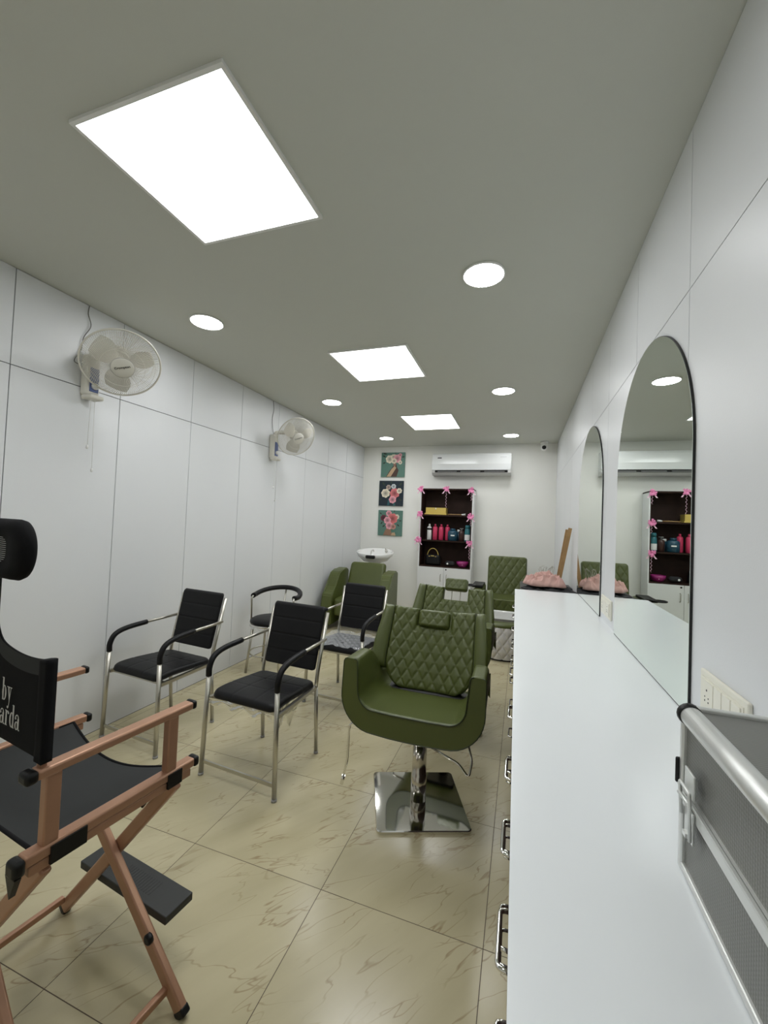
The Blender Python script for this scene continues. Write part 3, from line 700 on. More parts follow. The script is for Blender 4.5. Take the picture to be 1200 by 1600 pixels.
mb = MB(); mb.box((-LX / 2 + .004, LY / 2 + .0, .148), (.018, .006, .040), bev=.003); mb.build('hinge_guard', 'blackplastic', t); mb = MB(); mb.box((.03, LY / 2 - .01, HZ + .002), (.03, .02, .01), bev=.003); mb.build('hinge_guard', 'blackplastic', t)

# ================================================================ BACK CABINET
CX0, CX1, CYF, CYB = -1.522, -.695, 6.235, 6.535
CW = CX1 - CX0; CXM = (CX0 + CX1) / 2
t = thing('display_cabinet', 'white cabinet with dark open shelves against the back wall', 'cabinet', (CXM, CYB, 0)); D = CYB - CYF - .004
mb = MB(); mb.box((-CW / 2 + .009, -D / 2 - .002, 1.005), (.018, D, 2.01)); mb.build('side_panel', 'cabwhite', t)
mb = MB(); mb.box((CW / 2 - .009, -D / 2 - .002, 1.005), (.018, D, 2.01)); mb.build('side_panel', 'cabwhite', t)
mb = MB(); mb.box((0, -D / 2 - .002, 2.015), (CW, D, .02)); mb.build('top', 'wenge', t)
mb = MB(); mb.box((0, -.012, 1.42), (CW - .036, .015, 1.19)); 
for s in (-1, 1): mb.box((s * (CW / 2 - .026), -D / 2 - .002, 1.41), (.016, D - .002, 1.19))
mb.build('lining', 'wenge', t)
for z in (1.605, 1.21): mb = MB(); mb.box((0, -D / 2 - .005, z), (CW - .068, D - .02, .018)); mb.build('shelf', 'wenge', t)
mb = MB(); mb.box((0, -D / 2 - .003, .812), (CW - .036, D, .02)); mb.build('shelf', 'wenge', t)
mb = MB(); mb.box((0, -D / 2 - .003, .40), (CW - .04, D - .06, .79)); mb.build('base_box', 'cabwhite', t)
for s in (-1, 1):
    mb = MB(); mb.box((s * CW / 4, -D - .002 - .008, .425), (CW / 2 - .004, .018, .755), bev=.001); dr = mb.build('door', 'cabwhite', t)
    mb = MB(); mb.tube(fillet([(s * .045, -D - .018, .70), (s * .045, -D - .045, .69), (s * .045, -D - .045, .60), (s * .045, -D - .018, .59)], .01, 3), .005, 8); mb.build('handle', 'satin', dr)
    if s > 0: mb = MB(); mb.lathe([(.011, 0), (.011, .004)], c=(.035, -D - .019, .775), n=16, rot=Matrix.Rotation(R_(90), 3, 'X')); mb.build('lock', 'dark', dr)
# shelf items
S3, S2, S1 = 1.6145, 1.2195, .8225
yI = 6.345
t = thing('gold_box', 'gold box with small clasp on the top cabinet shelf', 'box', (-1.275, yI, S3))
mb = MB(); mb.box((0, 0, .012), (.35, .20, .02), bev=.003); mb.build('lid_edge', 'gold', t)
mb = MB(); mb.box((0, .01, .067), (.32, .17, .09), bev=.004); mb.build('body', 'gold', t)
mb = MB(); mb.box((0, -.078, .098), (.016, .006, .02), bev=.002); mb.build('clasp', 'white', t)
t = thing('rolled_brush', 'pale brush lying on the top shelf right of gold box', 'brush', (-.94, yI - .02, S3 + .014), R_(8))
mb = MB(); mb.tube([(-.15, 0, 0), (.06, 0, 0)], [.008, .010], 10); mb.build('handle', 'wood', t); mb = MB(); mb.tube([(.06, 0, 0), (.09, 0, .003), (.12, 0, .005)], [.011, .014, .017], 10); mb.build('bristles', 'white', t)
def bottle(name, x, prof, m, label, capprof=None, capm=None, lab=None, group='bottles on the middle shelf', y=yI - .01, sy=.8):
    t = thing(name, label, 'bottle', (x, y, S2), 0, group); mb = MB(); mb.lathe(prof, n=28, sy=sy); b = mb.build('body', m, t)
    if capprof: mb = MB(); mb.lathe(capprof, n=20); mb.build('cap', capm, t)
    if lab: mb = MB(); mb.lathe(lab[0], n=28, sy=sy, cap=False); mb.build('sticker', lab[1], t)
    return t
bottle('shampoo_bottle', -1.378, [(.03, 0), (.036, .006), (.036, .19), (.028, .205), (.014, .21)], 'white', 'white bottle, leftmost on the middle cabinet shelf', [(.015, .21), (.015, .235), (.008, .25)], 'white', ([(.0368, .155), (.0368, .185)], 'dark'))
P = [(.03, 0), (.038, .006), (.038, .19), (.030, .21), (.014, .215)]; PC = [(.015, .215), (.015, .245), (.01, .25)]
b1 = bottle('pink_bottle', -1.285, P, 'pinkbottle', 'hot pink bottle standing right beside the white bottle', PC, 'pinkbottle')
dup(b1, (-1.190, yI - .01, S2), 0, 'hot pink bottle in the middle of the three')
dup(b1, (-1.098, yI + .03, S2), 0, 'hot pink bottle partly behind the blue tub')
t = thing('blue_tub', 'dark blue lidded tub on the middle cabinet shelf', 'tub', (-1.005, yI - .03, S2))
mb = MB(); mb.lathe([(.06, 0), (.075, .008), (.075, .13), (.06, .155), (.04, .16)], n=32, sy=.8); mb.build('body', 'tealblue', t)
mb = MB(); mb.lathe([(.04, .16), (.042, .185), (.036, .19)], n=24); mb.build('lid', 'tealblue', t)
mb = MB(); mb.box((0.01, -.061, .085), (.06, .003, .018)); mb.build('sticker', 'white', t)
t = thing('small_white_jar', 'small white-capped jar behind the blue tub', 'jar', (-.925, yI + .05, S2)); mb = MB(); mb.lathe([(.025, 0), (.028, .004), (.028, .14)], n=20); mb.build('body', 'tealblue', t); mb = MB(); mb.lathe([(.025, .14), (.026, .17), (.02, .175)], n=20); mb.build('cap', 'white', t)
bottle('brown_bottle', -.872, [(.034, 0), (.042, .006), (.042, .12), (.038, .15), (.012, .165)], 'brown', 'dark brown pump bottle on the middle cabinet shelf', [(.010, .165), (.010, .19), (.03, .192), (.03, .2)], 'grey')
bottle('teal_bottle', -.780, [(.036, 0), (.044, .005), (.044, .12), (.040, .18), (.034, .20)], 'teal', 'teal pump bottle with white sticker at right of middle shelf', [(.036, .2), (.038, .235), (.03, .25)], 'teal', ([(.0446, .02), (.0446, .105)], 'white'))
t = thing('handbag', 'black bag with arched gold handle on the bottom open shelf', 'bag', (-1.30, yI - .02, S1))
mb = MB()
cushion(mb, .125, .085, .055, .04, lambda x, y, n: (x * (1 - .8 * y), -n, .087 + y), 24, 24, None, 1, .4); mb.build('body', 'black', t)
mb = MB(); mb.tube([(.085 * math.cos(R_(a)), -.03, .15 + .115 * math.sin(R_(a))) for a in range(0, 181, 10)], .006, 8); mb.build('handle', 'gold', t)
mb = MB(); mb.box((0, -.062, .15), (.05, .006, .012)); mb.box((-.05, -.055, .14), (.02, .006, .01)); mb.box((.05, -.055, .14), (.02, .006, .01)); mb.build('clasp', 'gold', t)
t = thing('black_pouch', 'small black pouch with pale tag on the bottom open shelf', 'pouch', (-1.03, yI - .04, S1))
mb = MB(); cushion(mb, .075, .05, .06, .03, lambda x, y, n: (x, y, .045 + n * .6), 20, 20, None, .9, .5); mb.build('body', 'blackcloth', t)
mb = MB(); mb.lathe([(.013, 0), (.014, .003)], c=(-.03, -.05, .045), n=14, rot=Matrix.Rotation(R_(90), 3, 'X')); mb.build('tag', 'white', t)
t = thing('magenta_bowl', 'magenta bowl at right of the bottom open shelf', 'bowl', (-.838, yI - .03, S1))
mb = MB(); mb.lathe([(.04, 0), (.06, .005), (.085, .045), (.092, .085), (.086, .085), (.075, .04), (.03, .015)], n=32); mb.build('body', 'magenta', t)
mb = MB(); mb.box((.01, -.082, .05), (.008, .004, .03)); mb.build('tag', 'palepink', t)

# bows
def bow(x, z, label, tails, rot=0, y=CYF - .016):
    t = thing('ribbon_bow', label, 'bow', (x, y, z), 0, 'pink ribbon bows on the cabinet')
    mb = MB(); rr = random.Random(int(x * 1000 + z * 77))
    for k in range(8):
        a = rot + 2 * math.pi * k / 8 + rr.uniform(-.2, .2); L = rr.uniform(.036, .058); tilt = rr.uniform(.2, .9); wv = .0095
        dx, dz = math.cos(a), math.sin(a)
        for i in range(1):
            def f(u, v):
                th = 2 * math.pi * u; r = L * (1 - math.cos(th)) / 2; off = .016 * math.sin(th) * (1 if th < 7 else 1)
                px, pz = dx * r - dz * (v - .5) * wv * 2 * (.4 + r / L), dz * r + dx * (v - .5) * wv * 2 * (.4 + r / L)
                return Vector((px + dz * 0, -.012 - off * tilt - .012 * r / L, pz))
            mb.sheet(f, 14, 2)
    mb.build('loops', 'pinkbow', t, normals=False)
    mb = MB()
    for s in (-1, 1):
        mb.sheet(lambda u, v: Vector((s * (.01 + .045 * u) + (v - .5) * .020, -.018 + .008 * math.sin(u * 3), -.01 - .065 * u)), 6, 2)
    mb.build('tail', 'palepink', t, normals=False)
    if tails:
        mb = MB(); n = int(tails / .01)
        mb.tube([(.008 * math.sin(k * 1.3), -.008 + .004 * math.cos(k * 1.3), -.03 - tails * k / n) for k in range(n + 1)], [.003 if k % 3 else .0012 for k in range(n + 1)], 5); mb.build('streamer', 'palepink', t)
bow(CX0 + .015, 2.015, 'pink ribbon bow at the top left corner of cabinet', 0)
bow(CXM - .0, 2.02, 'pink ribbon bow at the top middle with long streamer', .26)
bow(CX1 - .03, 2.005, 'pink ribbon bow at the top right corner of cabinet', .13)
bow(CX0 + .01, 1.62, 'pink ribbon bow at the left end of upper shelf', .28)
bow(CX1 - .03, 1.60, 'pink ribbon bow at the right end of upper shelf', .11)
bow(CX0 + .0, 1.215, 'pink ribbon bow at the left end of lower shelf', .14)
bow(CX1 - .035, 1.20, 'pink ribbon bow at the right end of lower shelf', .22)

# ================================================================ CANVASES
def art(z0, z1, x0, x1, bg, label, figure, flowers, leaves):
    t = thing('canvas_picture', label, 'picture', ((x0 + x1) / 2, YB, (z0 + z1) / 2), 0, 'square flower pictures on the back wall')
    hw, hh = (x1 - x0) / 2, (z1 - z0) / 2; ms = []; idx = {}
    def mi(c):
        k = tuple(c)
        if k not in idx: idx[k] = len(ms); ms.append(mat('paint %s' % len(ms), c, .6))
        return idx[k]
    mb = MB(); mb.mi = mi(bg); mb.box((0, -.012, 0), (2 * hw, .023, 2 * hh), bev=.001); mb2 = mb
    L = [0]
    def poly(pts, c):
        L[0] += 1; y = -.0240 - .00012 * L[0]; mb.mi = mi(c); mb.face([mb.bm.verts.new((min(hw, max(-hw, u * hw)), y, min(hh, max(-hh, v * hh)))) for u, v in pts])
    rr = random.Random(len(label))
    for _ in range(14):
        u, v = rr.uniform(-.95, .95), rr.uniform(-.95, .95); poly([(u, v), (u + .12, v + .02), (u + .1, v + .09), (u - .02, v + .07)], tuple(c * rr.choice((.8, 1.2)) for c in bg))
    for pts, c in figure: poly(pts, c)
    for u, v, a, s in leaves:
        a = R_(a); poly([(u, v), (u + s * math.cos(a - .35) * .6, v + s * math.sin(a - .35) * .6), (u + s * math.cos(a), v + s * math.sin(a)), (u + s * math.cos(a + .35) * .6, v + s * math.sin(a + .35) * .6)], (.03, .045, .03))
    for u, v, r, c in flowers:
        for ring in range(4):
            rad = r * (1 - .24 * ring); n = 7 - ring; cc = tuple(min(1, x * (1.15 - .22 * ring)) if ring < 3 else x * .45 for x in c)
            pts = []
            ph = rr.uniform(0, 1)
            for k in range(n * 8): a = 2 * math.pi * k / (n * 8); q = rad * (.86 + .16 * abs(math.sin(n * a / 2 + ph))); pts.append((u + q * math.cos(a), v + q * math.sin(a)))
            poly(pts, cc)
    mb.build('canvas', ms, t)
W_, PK, RD, GR, DK = (.72, .66, .52), (.72, .33, .38), (.50, .07, .09), (.10, .21, .17), (.010, .022, .035)
SK, BRN = (.52, .36, .22), (.07, .035, .025)
art(2.237, 2.652, -2.296, -1.879, GR, 'green square picture of figure with white flowers, topmost of three',
    [([(-.55, -.98), (-.3, -.55), (.0, -.15), (.1, .05), (.3, .05), (.35, -.2), (.5, -.45), (.35, -.98)], BRN), ([(-.5, -.98), (-.1, -.35), (.15, -.1), (.3, -.25), (-.15, -.98)], SK), ([(.02, .2), (.28, .2), (.24, -.12), (.06, -.12)], (.30, .16, .12))],
    [(-.28, .45, .34, W_), (.05, .62, .24, W_), (.36, .5, .34, PK), (.62, .18, .16, W_), (.1, .3, .22, W_), (.6, .78, .15, PK)], [(-.6, .6, 150, .35), (-.6, .2, 200, .3), (.7, .6, 10, .3), (-.5, .85, 160, .4), (.2, .9, 90, .2)])
art(1.747, 2.172, -2.315, -1.886, DK, 'navy square picture of pink and white flowers, middle of three',
    [([(-.3, -.98), (-.2, -.45), (-.05, -.45), (-.1, -.98)], (.02, .10, .12)), ([(.2, -.98), (.12, -.5), (.28, -.5), (.4, -.98)], (.03, .12, .12))],
    [(-.45, .0, .36, W_), (-.22, .48, .2, (.45, .35, .3)), (.2, .55, .2, (.55, .6, .62)), (.3, .0, .4, (.62, .17, .18)), (.15, -.5, .3, PK), (.68, .2, .22, W_)], [(-.8, .3, 150, .3), (-.7, -.4, 210, .35), (.6, -.4, 330, .4), (.0, .7, 90, .3), (.6, .6, 40, .4), (-.5, .6, 130, .4)])
art(1.243, 1.672, -2.310, -1.884, GR, 'green square picture of figure with pink flowers, lowest of three',
    [([(-.55, -.98), (-.4, -.6), (-.15, -.25), (.15, -.25), (.1, -.6), (.2, -.98)], (.30, .17, .11)), ([(.1, -.98), (.2, -.75), (.42, -.72), (.5, -.98)], SK)],
    [(-.55, .38, .26, (.12, .025, .04)), (-.12, .75, .24, PK), (.55, .5, .2, W_), (.2, .35, .42, (.62, .16, .16)), (-.22, .2, .3, PK), (-.05, -.2, .3, PK), (.28, -.28, .22, (.5, .25, .2))], [(-.6, .1, 230, .3), (.55, -.05, 320, .3), (-.7, .65, 140, .25), (.7, .2, 0, .25), (.3, .85, 70, .25), (-.4, -.15, 220, .3)])

# ================================================================ AIR CONDITIONER
t = thing('air_conditioner', 'white split air conditioner on the back wall above cabinet', 'air conditioner', (-.772, YB, 2.42))
hw = .60
mb = MB(); pr = [(0, .17), (-.17, .17), (-.205, .16), (-.22, .13), (-.228, .0), (-.222, -.095), (-.05, -.095), (0, -.095)]
mb.prism(pr, lambda a, b: (-hw, a, b), lambda a, b: (hw, a, b)); bmesh.ops.bevel(mb.bm, geom=[e for e in mb.bm.edges if abs(e.verts[0].co.x - e.verts[1].co.x) < .001 and e.verts[0].co.y < -.01], offset=.008, segments=3, affect='EDGES'); mb.build('front_panel', 'acwhite', t)
mb = MB(); mb.box((0, -.095, -.118), (2 * hw - .09, .17, .044)); mb.build('duct', 'dark', t)
mb = MB()
for s in (-1, 1): mb.prism([(0, -.096), (-.216, -.096), (-.212, -.135), (-.17, -.172), (0, -.172)], lambda a, b: (s * hw, a, b), lambda a, b: (s * (hw - .045), a, b))
mb.prism([(-.214, -.135), (-.205, -.132), (0, -.141), (0, -.172), (-.17, -.172)], lambda a, b: (-hw + .045, a, b), lambda a, b: (hw - .045, a, b)); mb.build('housing', 'grey2', t)
for x in (-.36, .0, .36):
    mb = MB(); mb.box((x, -.192, -.114), (.30, .035, .006), Matrix.Rotation(R_(20), 3, 'X')); mb.build('louvre', 'grey', t)
mb = MB(); mb.box((-hw + .12, -.2215, .095), (.065, .004, .016)); mb.build('badge', 'dark', t)
mb = MB()
for i, (x, z, wd) in enumerate([(hw - .09, .075, .17), (hw - .08, -.01, .14), (hw - .11, .10, .09)]): mb.box((x, -.221, z), (wd, .003, .004))
mb.build('trim_line', 'grey', t)

# ================================================================ CEILING CAMERA
t = thing('security_camera', 'small white security camera at the ceiling corner', 'camera', (.287, 6.40, ZC))
mb = MB(); mb.lathe([(.055, 0), (.055, -.022), (.035, -.028)], n=28); mb.build('mount', 'white', t)
mb = MB(); mb.lathe([(.036, -.026), (.046, -.04), (.050, -.085), (.042, -.118), (.018, -.132)], n=28); mb.build('dome', 'white', t)
mb = MB(); mb.lathe([(.029, 0), (.029, .008), (.018, .012)], c=(-.004, -.041, -.092), n=20, rot=Matrix.Rotation(R_(100), 3, 'X')); mb.build('lens', 'dark', t)

# ================================================================ WALL FANS
def wall_fan(loc, nrm, hub, label, twist=0):
    """loc: wall mount point; hub: cage centre offset; nrm: facing"""
    t = thing('wall_fan', label, 'fan', loc, 0, 'ivory wall fans')
    nrm = Vector(nrm).normalized(); z = Vector((0, 0, 1)); x = z.cross(nrm).normalized(); y = nrm.cross(x); Rm = Matrix((x, y, nrm)).transposed(); c = Vector(hub)
    def T(p): return c + Rm @ Vector(p)
    R0 = .213
    mb = MB(); mb.tube([T((R0 * math.cos(a), R0 * math.sin(a), 0)) for a in [2 * math.pi * k / 72 for k in range(72)]], .0055, 8, closed=True)
    cage = mb; n = 110
    for k in range(n):
        a = 2 * math.pi * k / n
        for sg, dp in ((1, .055), (-1, .07)):
            r1 = .052 if sg > 0 else .045
            pts = [T(((R0 + (r1 - R0) * f) * math.cos(a + .25 * f * sg), (R0 + (r1 - R0) * f) * math.sin(a + .25 * f * sg), sg * dp * math.sin(min(1, f * 1.25) * math.pi / 2))) for f in (0, .12, .3, .6, 1)]
            cage.tube(pts, .0014, 3, cap=False)
    for rr_, h in ((.12, .054), (.178, .033)):
        for sg in (1, -1): cage.tube([T((rr_ * math.cos(a), rr_ * math.sin(a), sg * h)) for a in [2 * math.pi * k / 60 for k in range(60)]], .001, 4, closed=True)
    cg = cage.build('cage', 'fanwhite', t)
    mb = MB(); mb.lathe([(.062, .046), (.064, .054), (.058, .060), (.01, .0615)], n=36, c=c, rot=Rm); disc = mb.build('front_badge', 'fanwhite', cg)
    mb = MB(); mb.tube([T((.063 * math.cos(a), .063 * math.sin(a), .053)) for a in [2 * math.pi * k / 40 for k in range(40)]], .0022, 6, closed=True); mb.build('badge_ring', 'grey', disc)
    cu = bpy.data.curves.new('brand', 'FONT'); cu.body = 'Crompton'; cu.size = .020; cu.align_x = 'CENTER'; cu.extrude = .0004; cu.offset = .0003
    tmp = bpy.data.objects.new('tmp', cu); COL.objects.link(tmp); dg = bpy.context.evaluated_depsgraph_get(); me = bpy.data.meshes.new_from_object(tmp.evaluated_get(dg)); bpy.data.objects.remove(tmp)
    tx = Rm.to_4x4(); a = Matrix.Rotation(twist, 4, 'Z'); tx.translation = c + Rm @ Vector((0, 0, .0622)); me.transform(tx @ a); me.materials.clear(); me.materials.append(MT['dark'])
    o = bpy.data.objects.new('brand_lettering', me); COL.objects.link(o); o.parent = disc
    # blades
    for k in range(3):
        a0 = 2 * math.pi * k / 3 + .5; mb = MB()
        def bl(u, v, o=0):
            r = .03 + .15 * u; a = a0 + (v - .5) * (1.25 - .25 * u) * (.6 + .5 * math.sin(math.pi * min(1, u * .9 + .1))); return T((r * math.cos(a), r * math.sin(a), (v - .5) * .05 + o))
        mb.sheet(lambda u, v: bl(u, v), 10, 10); mb.sheet(lambda u, v: bl(u, v, -.002), 10, 10); mb.build('blade', 'fanblade', t, weld=.0001)
    mb = MB(); mb.lathe([(.01, .03), (.032, .025), (.036, 0), (.036, -.02)], n=24, c=c, rot=Rm); mb.build('hub', 'fanwhite', t)
    mb = MB(); mb.lathe([(.045, -.06), (.055, -.075), (.055, -.13), (.04, -.155), (.012, -.165)], n=28, c=c, rot=Rm); mb.build('motor', 'fanwhite', t)
    # wall bracket
    mb = MB(); mb.box((.035, 0, -.03), (.07, .085, .26), bev=.02); b_ = mb.build('wall_bracket', 'fanwhite', t)
    mb = MB(); mb.box((.0725, 0.0, -.06), (.006, .055, .15), bev=.002); mb.build('control_strip', 'blue', b_)
    mb = MB(); mb.lathe([(.02, 0), (.02, .016), (.014, .02)], c=(.074, 0, -.10), n=20, rot=Matrix.Rotation(R_(90), 3, 'Y')); mb.build('knob', 'white', b_)
    mb = MB(); mb.box((.065, 0, -.17), (.09, .09, .028), bev=.012); mb.build('bracket_foot', 'fanwhite', b_)
    mb = MB(); mo = T((0, 0, -.12)); mb.tube(smooth_path([(.05, 0, .07), (.07, 0, .12), mo], 6), .022, 12); mb.build('neck', 'fanwhite', t)
    for dy, L in ((-.012, .30), (.012, .44)):
        mb = MB(); mb.tube([(.07, dy, -.18), (.07, dy * .5 + (.012 if L > .4 else -.012), -.18 - L)], .0016, 5); cd_ = mb.build('pull_cord', 'white', t)
        mb = MB(); mb.lathe([(.003, .012), (.007, .004), (.007, -.010), (.003, -.014)], c=(.07, dy * .5 + (.012 if L > .4 else -.012), -.18 - L), n=10); mb.build('cord_knob', 'white', cd_)
    return t
f1 = wall_fan((XL, 1.79, 2.33), (.62, -.34, -.64), (.27, .02, .035), 'ivory wall fan with hanging pull cords, nearer of two', .45)
mb = MB(); mb.tube(smooth_path([(.004, -.01, .418), (.012, -.02, .36), (.012, .0, .29), (.012, -.04, .2), (.012, -.05, .12), (.01, -.085, .04), (.02, -.05, .02)], 6), .0028, 6); mb.build('power_cable', 'cable', f1)
f2 = wall_fan((XL, 3.79, 2.27), (.72, -.42, -.48), (.27, .07, .085), 'ivory wall fan, farther of the two on left wall', .5)
mb = MB(); mb.tube(smooth_path([(.004, 0, .478), (.008, .01, .38), (.008, -.01, .28), (.01, 0, .18), (.03, 0, .09)], 6), .0028, 6); mb.build('power_cable', 'cable', f2)
mb = MB(); mb.box((.008, .07, 0), (.014, .018, .9 - .0)); 

# ================================================================ SHAMPOO STATION
t = thing('shampoo_chair', 'olive green hair wash chair in the far left corner', 'chair', (-2.10, 5.45, 0), R_(4))
for s in (-1, 1):
    pr = [(-.50, .06), (-.52, .30), (-.48, .46), (-.40, .50), (-.32, .57), (-.26, .69), (-.20, .745), (-.05, .765), (.12, .775), (.16, .74), (.16, .06)]
    mb = MB(); mb.prism(pr, lambda a, b: (s * .30, a, b), lambda a, b: (s * .45, a, b)); bmesh.ops.bevel(mb.bm, geom=list(mb.bm.edges), offset=.016, segments=3, affect='EDGES'); mb.build('armrest', 'green', t)
mb = MB(); mb.box((0, -.16, .30), (.59, .60, .24), bev=.05); mb.build('seat', 'green', t)
A = R_(22); mb = MB(); cushion(mb, .275, .27, .05, .05, lambda x, y, n: (x * (1 - .1 * y), -.02 + (y + .27) * math.sin(A) - n * math.cos(A), .36 + (y + .27) * math.cos(A) + n * math.sin(A)), 30, 30, None, .8, .15); mb.build('backrest', 'green', t)
mb = MB(); mb.box((0, .16, .22), (.5, .10, .42), bev=.02); mb.build('base_cabinet', 'green', t)
t2 = thing('shampoo_bowl', 'white ceramic hair wash bowl with black neck rest', 'basin', (-2.15, 5.97, .0), R_(4))
mb = MB(); mb.lathe([(.05, .52), (.07, .80), (.10, .83), (.20, .86), (.27, .93), (.295, .99), (.285, 1.0), (.265, .985), (.22, .91), (.12, .875), (.02, .87)], n=56, sy=.85, c=(0, .165, .02), rot=Matrix.Rotation(R_(9), 3, 'X')); mb.build('bowl', 'ceramic', t2)
mb = MB(); mb.lathe([(.17, 0), (.18, .004), (.18, .5), (.07, .53)], n=36); mb.build('pedestal', 'ceramic', t2)
mb = MB(); mb.box((0, -.245, .935), (.15, .05, .05), bev=.018); mb.build('neck_rest', 'blackplastic', t2)
mb = MB(); mb.tube(fillet([(-.06, -.02, .90), (-.06, .0, 1.01), (-.02, -.04, 1.03), (-.0, -.07, 1.01)], .02), .012, 10); mb.build('tap', 'chrome', t2)
mb = MB(); mb.box((.17, .06, 1.005), (.05, .04, .06), bev=.01); mb.tube([(.17, .06, 1.02), (.17, .0, 1.05)], .008, 8); mb.build('mixer', 'chrome', t2)

# ================================================================ PEDICURE CHAIR
t = thing('pedicure_chair', 'green quilted pedicure chair with black armrest trays by the back wall', 'chair', (-.17, 5.85, 0), 0)
A = R_(12)
mb = MB(); cushion(mb, .265, .295, .05, .04, lambda x, y, n: (x, .12 + (y + .29) * math.sin(A) - n * math.cos(A), .475 + (y + .29) * math.cos(A) + n * math.sin(A)), 90, 90, lambda x, y: quilt(x, y, .105, .17, .008), .8, .10); mb.build('backrest', 'green', t)
mb = MB(); mb.box((0, -.20, .45), (.56, .68, .17), bev=.05); mb.build('seat', 'green', t)
mb = MB(); cushion(mb, .275, .115, .014, .02, lambda x, y, n: (x, -.535 - n, .445 + y), 80, 40, lambda x, y: quilt(x, y, .09, .13, .008), .3, .10); mb.build('seat_front', 'green', t)
for s in (-1, 1):
    mb = MB(); mb.box((s * .335, -.22, .48), (.12, .62, .36), bev=.03); a = mb.build('armrest', 'green', t)
    mb = MB(); mb.box((s * .345, -.28, .685), (.14, .36, .035), bev=.008); mb.tube([(s * .43 + .075 * math.cos(q), -.44 + .06 * math.sin(q), .69) for q in [2 * math.pi * k / 32 for k in range(32)]], .010, 8, closed=True); mb.build('tray', 'blackplastic', a)
mb = MB(); mb.box((0, -.16, .18), (.62, .72, .34), bev=.02); mb.build('base', 'silverq', t)
# foot basin block in front
def basin_side(u, v):
    a = math.pi * (1 + u); rx, ry = .36, .48; q = .02 * abs(math.sin(u * 16 * math.pi / 2 + v * 3.14)) ; q2 = quilt(u * 1.4, v * .5, .12, .22, .02)
    return Vector(((rx + q2 + .02 * math.sin(math.pi * v)) * math.cos(a), -.72 + (ry + q2 + .02 * math.sin(math.pi * v)) * math.sin(a) * 1.0, .02 + .34 * v))
mb = MB(); mb.sheet(basin_side, 160, 40); mb.build('foot_basin', 'silverq', t)
mb = MB(); mb.prism([(.362 * math.cos(math.pi * (1 + k / 30)), -.72 + .482 * math.sin(math.pi * (1 + k / 30))) for k in range(31)], lambda x, y: (x, y, .0), lambda x, y: (x, y, .02)); mb.build('basin_plinth', 'dark', t)
mb = MB()
def rim(u, v):
    a = math.pi * (1 + u); rr_ = [(.365, .35), (.375, .375), (.36, .40), (.28, .405), (.265, .39)][min(4, round(v * 4))]
    return Vector((rr_[0] * math.cos(a), -.72 + rr_[0] / .365 * .485 * math.sin(a), rr_[1]))
mb.sheet(rim, 60, 4); mb.build('basin_rim', 'green', t)
mb = MB(); mb.box((0, -.70, .40), (.62, .05, .10), bev=.01); mb.prism([(.28 * math.cos(math.pi * (1 + k / 30)), -.72 + .37 * math.sin(math.pi * (1 + k / 30))) for k in range(31)], lambda x, y: (x, y, .30), lambda x, y: (x, y, .31)); mb.build('basin_liner', 'ceramic', t)

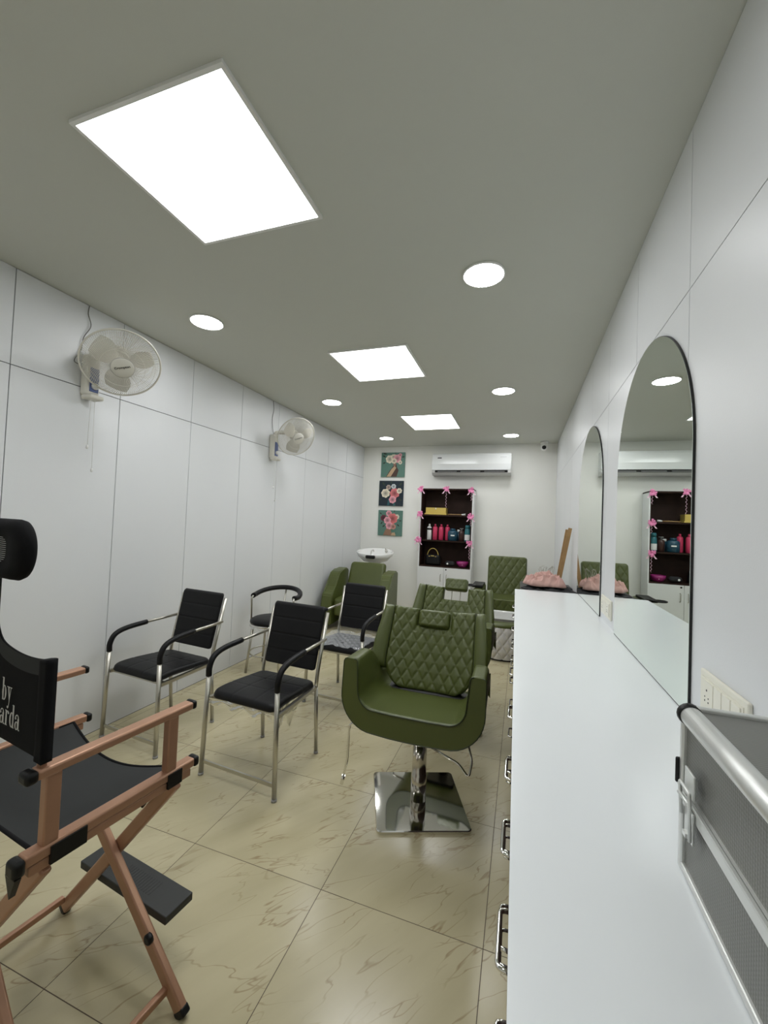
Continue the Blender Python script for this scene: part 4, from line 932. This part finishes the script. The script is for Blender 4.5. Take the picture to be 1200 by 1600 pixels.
# ================================================================ SIDE TABLE, CLOTHES, WOOD, WIRES beyond worktop
t = thing('side_table', 'black side table touching the far end of worktop', 'table', (.235, 4.11, 0))
mb = MB(); mb.box((0, 0, .895), (.46, .68, .03), bev=.004); mb.build('tabletop', 'blackplastic', t)
for sx in (-1, 1):
    for sy in (-1, 1): mb = MB(); mb.box((sx * .2, sy * .30, .44), (.035, .035, .88)); mb.build('leg', 'blackplastic', t)
def heap(name, m, c, sx, sy, h, seed, label, cat, ph=0):
    rr_ = random.Random(seed); W8 = [(rr_.uniform(2, 7), rr_.uniform(2, 7), rr_.uniform(0, 6)) for _ in range(9)]
    def fold(u, v):
        q = sum(math.sin(a * u * 1.6 + b * v * 1.2 + p) for a, b, p in W8) / 9; w1 = u + .35 * math.sin(3 * v + seed); w2 = v - .5 * u + .25 * math.sin(5 * u)
        return q * .9 + .55 * (1 - abs(math.sin(5.5 * w1 + 2 * q))) ** 1.5 + .45 * (1 - abs(math.sin(6.5 * w2 + 1.3 * q + 1))) ** 2 - .35
    mb = MB(); N = 60; top = []
    def f(s, q):
        x, y = rrect(s, q, sx, sy, min(sx, sy) * .6); r = max(abs(s), abs(q)); e = math.sqrt(max(0, 1 - r ** 2.6)); wob = 1 + .10 * math.sin(5 * math.atan2(q, s + 1e-6) + seed)
        return x * wob, y * wob, e
    g = [[None] * (N + 1) for _ in range(N + 1)]; gb = [[None] * (N + 1) for _ in range(N + 1)]
    for j in range(N + 1):
        for i in range(N + 1):
            s, q = 2 * i / N - 1, 2 * j / N - 1; x, y, e = f(s, q); hh = e * h * (.75 + .55 * fold(s, q)) + ph * e * s
            g[j][i] = mb.bm.verts.new((x, y, max(.004, hh) if e > .01 else .002)); gb[j][i] = g[j][i] if max(abs(s), abs(q)) > .999 else mb.bm.verts.new((x, y, 0))
    for j in range(N):
        for i in range(N): mb.face([g[j][i], g[j][i + 1], g[j + 1][i + 1], g[j + 1][i]], True); mb.face([gb[j][i], gb[j + 1][i], gb[j + 1][i + 1], gb[j][i + 1]], True)
    o = mb.build(name, m, None, c); return tag(o, label, cat)
heap('black_garment', 'blackcloth', (.25, 4.00, .911), .215, .215, .030, 4, 'black garment lying under the pink cloth beyond the worktop', 'clothes')
heap('pink_cloth', 'pinkcloth', (.215, 4.03, .947), .17, .17, .12, 11, 'crumpled dusty pink cloth heaped beyond the worktop', 'cloth')
t = thing('wooden_stand', 'folded wooden slats leaning on the right wall behind pink cloth', 'stand', (.355, 4.31, .912))
mb = MB(); mb.bar((.0, .0, 0), (.095, -.01, .565), .034, .014, (0, 1, 0), .002); mb.build('slat', 'wood', t)
mb = MB(); mb.bar((-.008, .05, 0), (.075, .06, .55), .030, .014, (0, 1, 0), .002); mb.build('slat', 'wood', t)
mb = MB(); mb.tube([(.04, -.008, .28), (.036, .065, .28)], .005, 8); mb.build('dowel', 'wood', t)
mb = MB(); rr_ = random.Random(5)
for k in range(9):
    p0 = Vector((rr_.uniform(-.05, .05), rr_.uniform(-.04, .04), 0)); pts = [p0 + Vector((.04 * math.sin(a + k) * rr_.uniform(.7, 1.1), .03 * math.cos(a * 1.3 + k), .09 + .085 * math.sin(a * .9 + k * .5))) for a in [q * .55 for q in range(9)]]
    mb.tube(smooth_path([Vector((p0.x, p0.y, 0.0))] + pts, 4), .0018, 5)
tag(mb.build('wire_bundle', 'satin', None, (.255, 4.36, .912)), 'tangled thin wires standing behind the pink cloth', 'wire')
tag(wire_stub.build('wire_stub', 'cable'), 'short grey wire poking out of the right wall', 'wire')
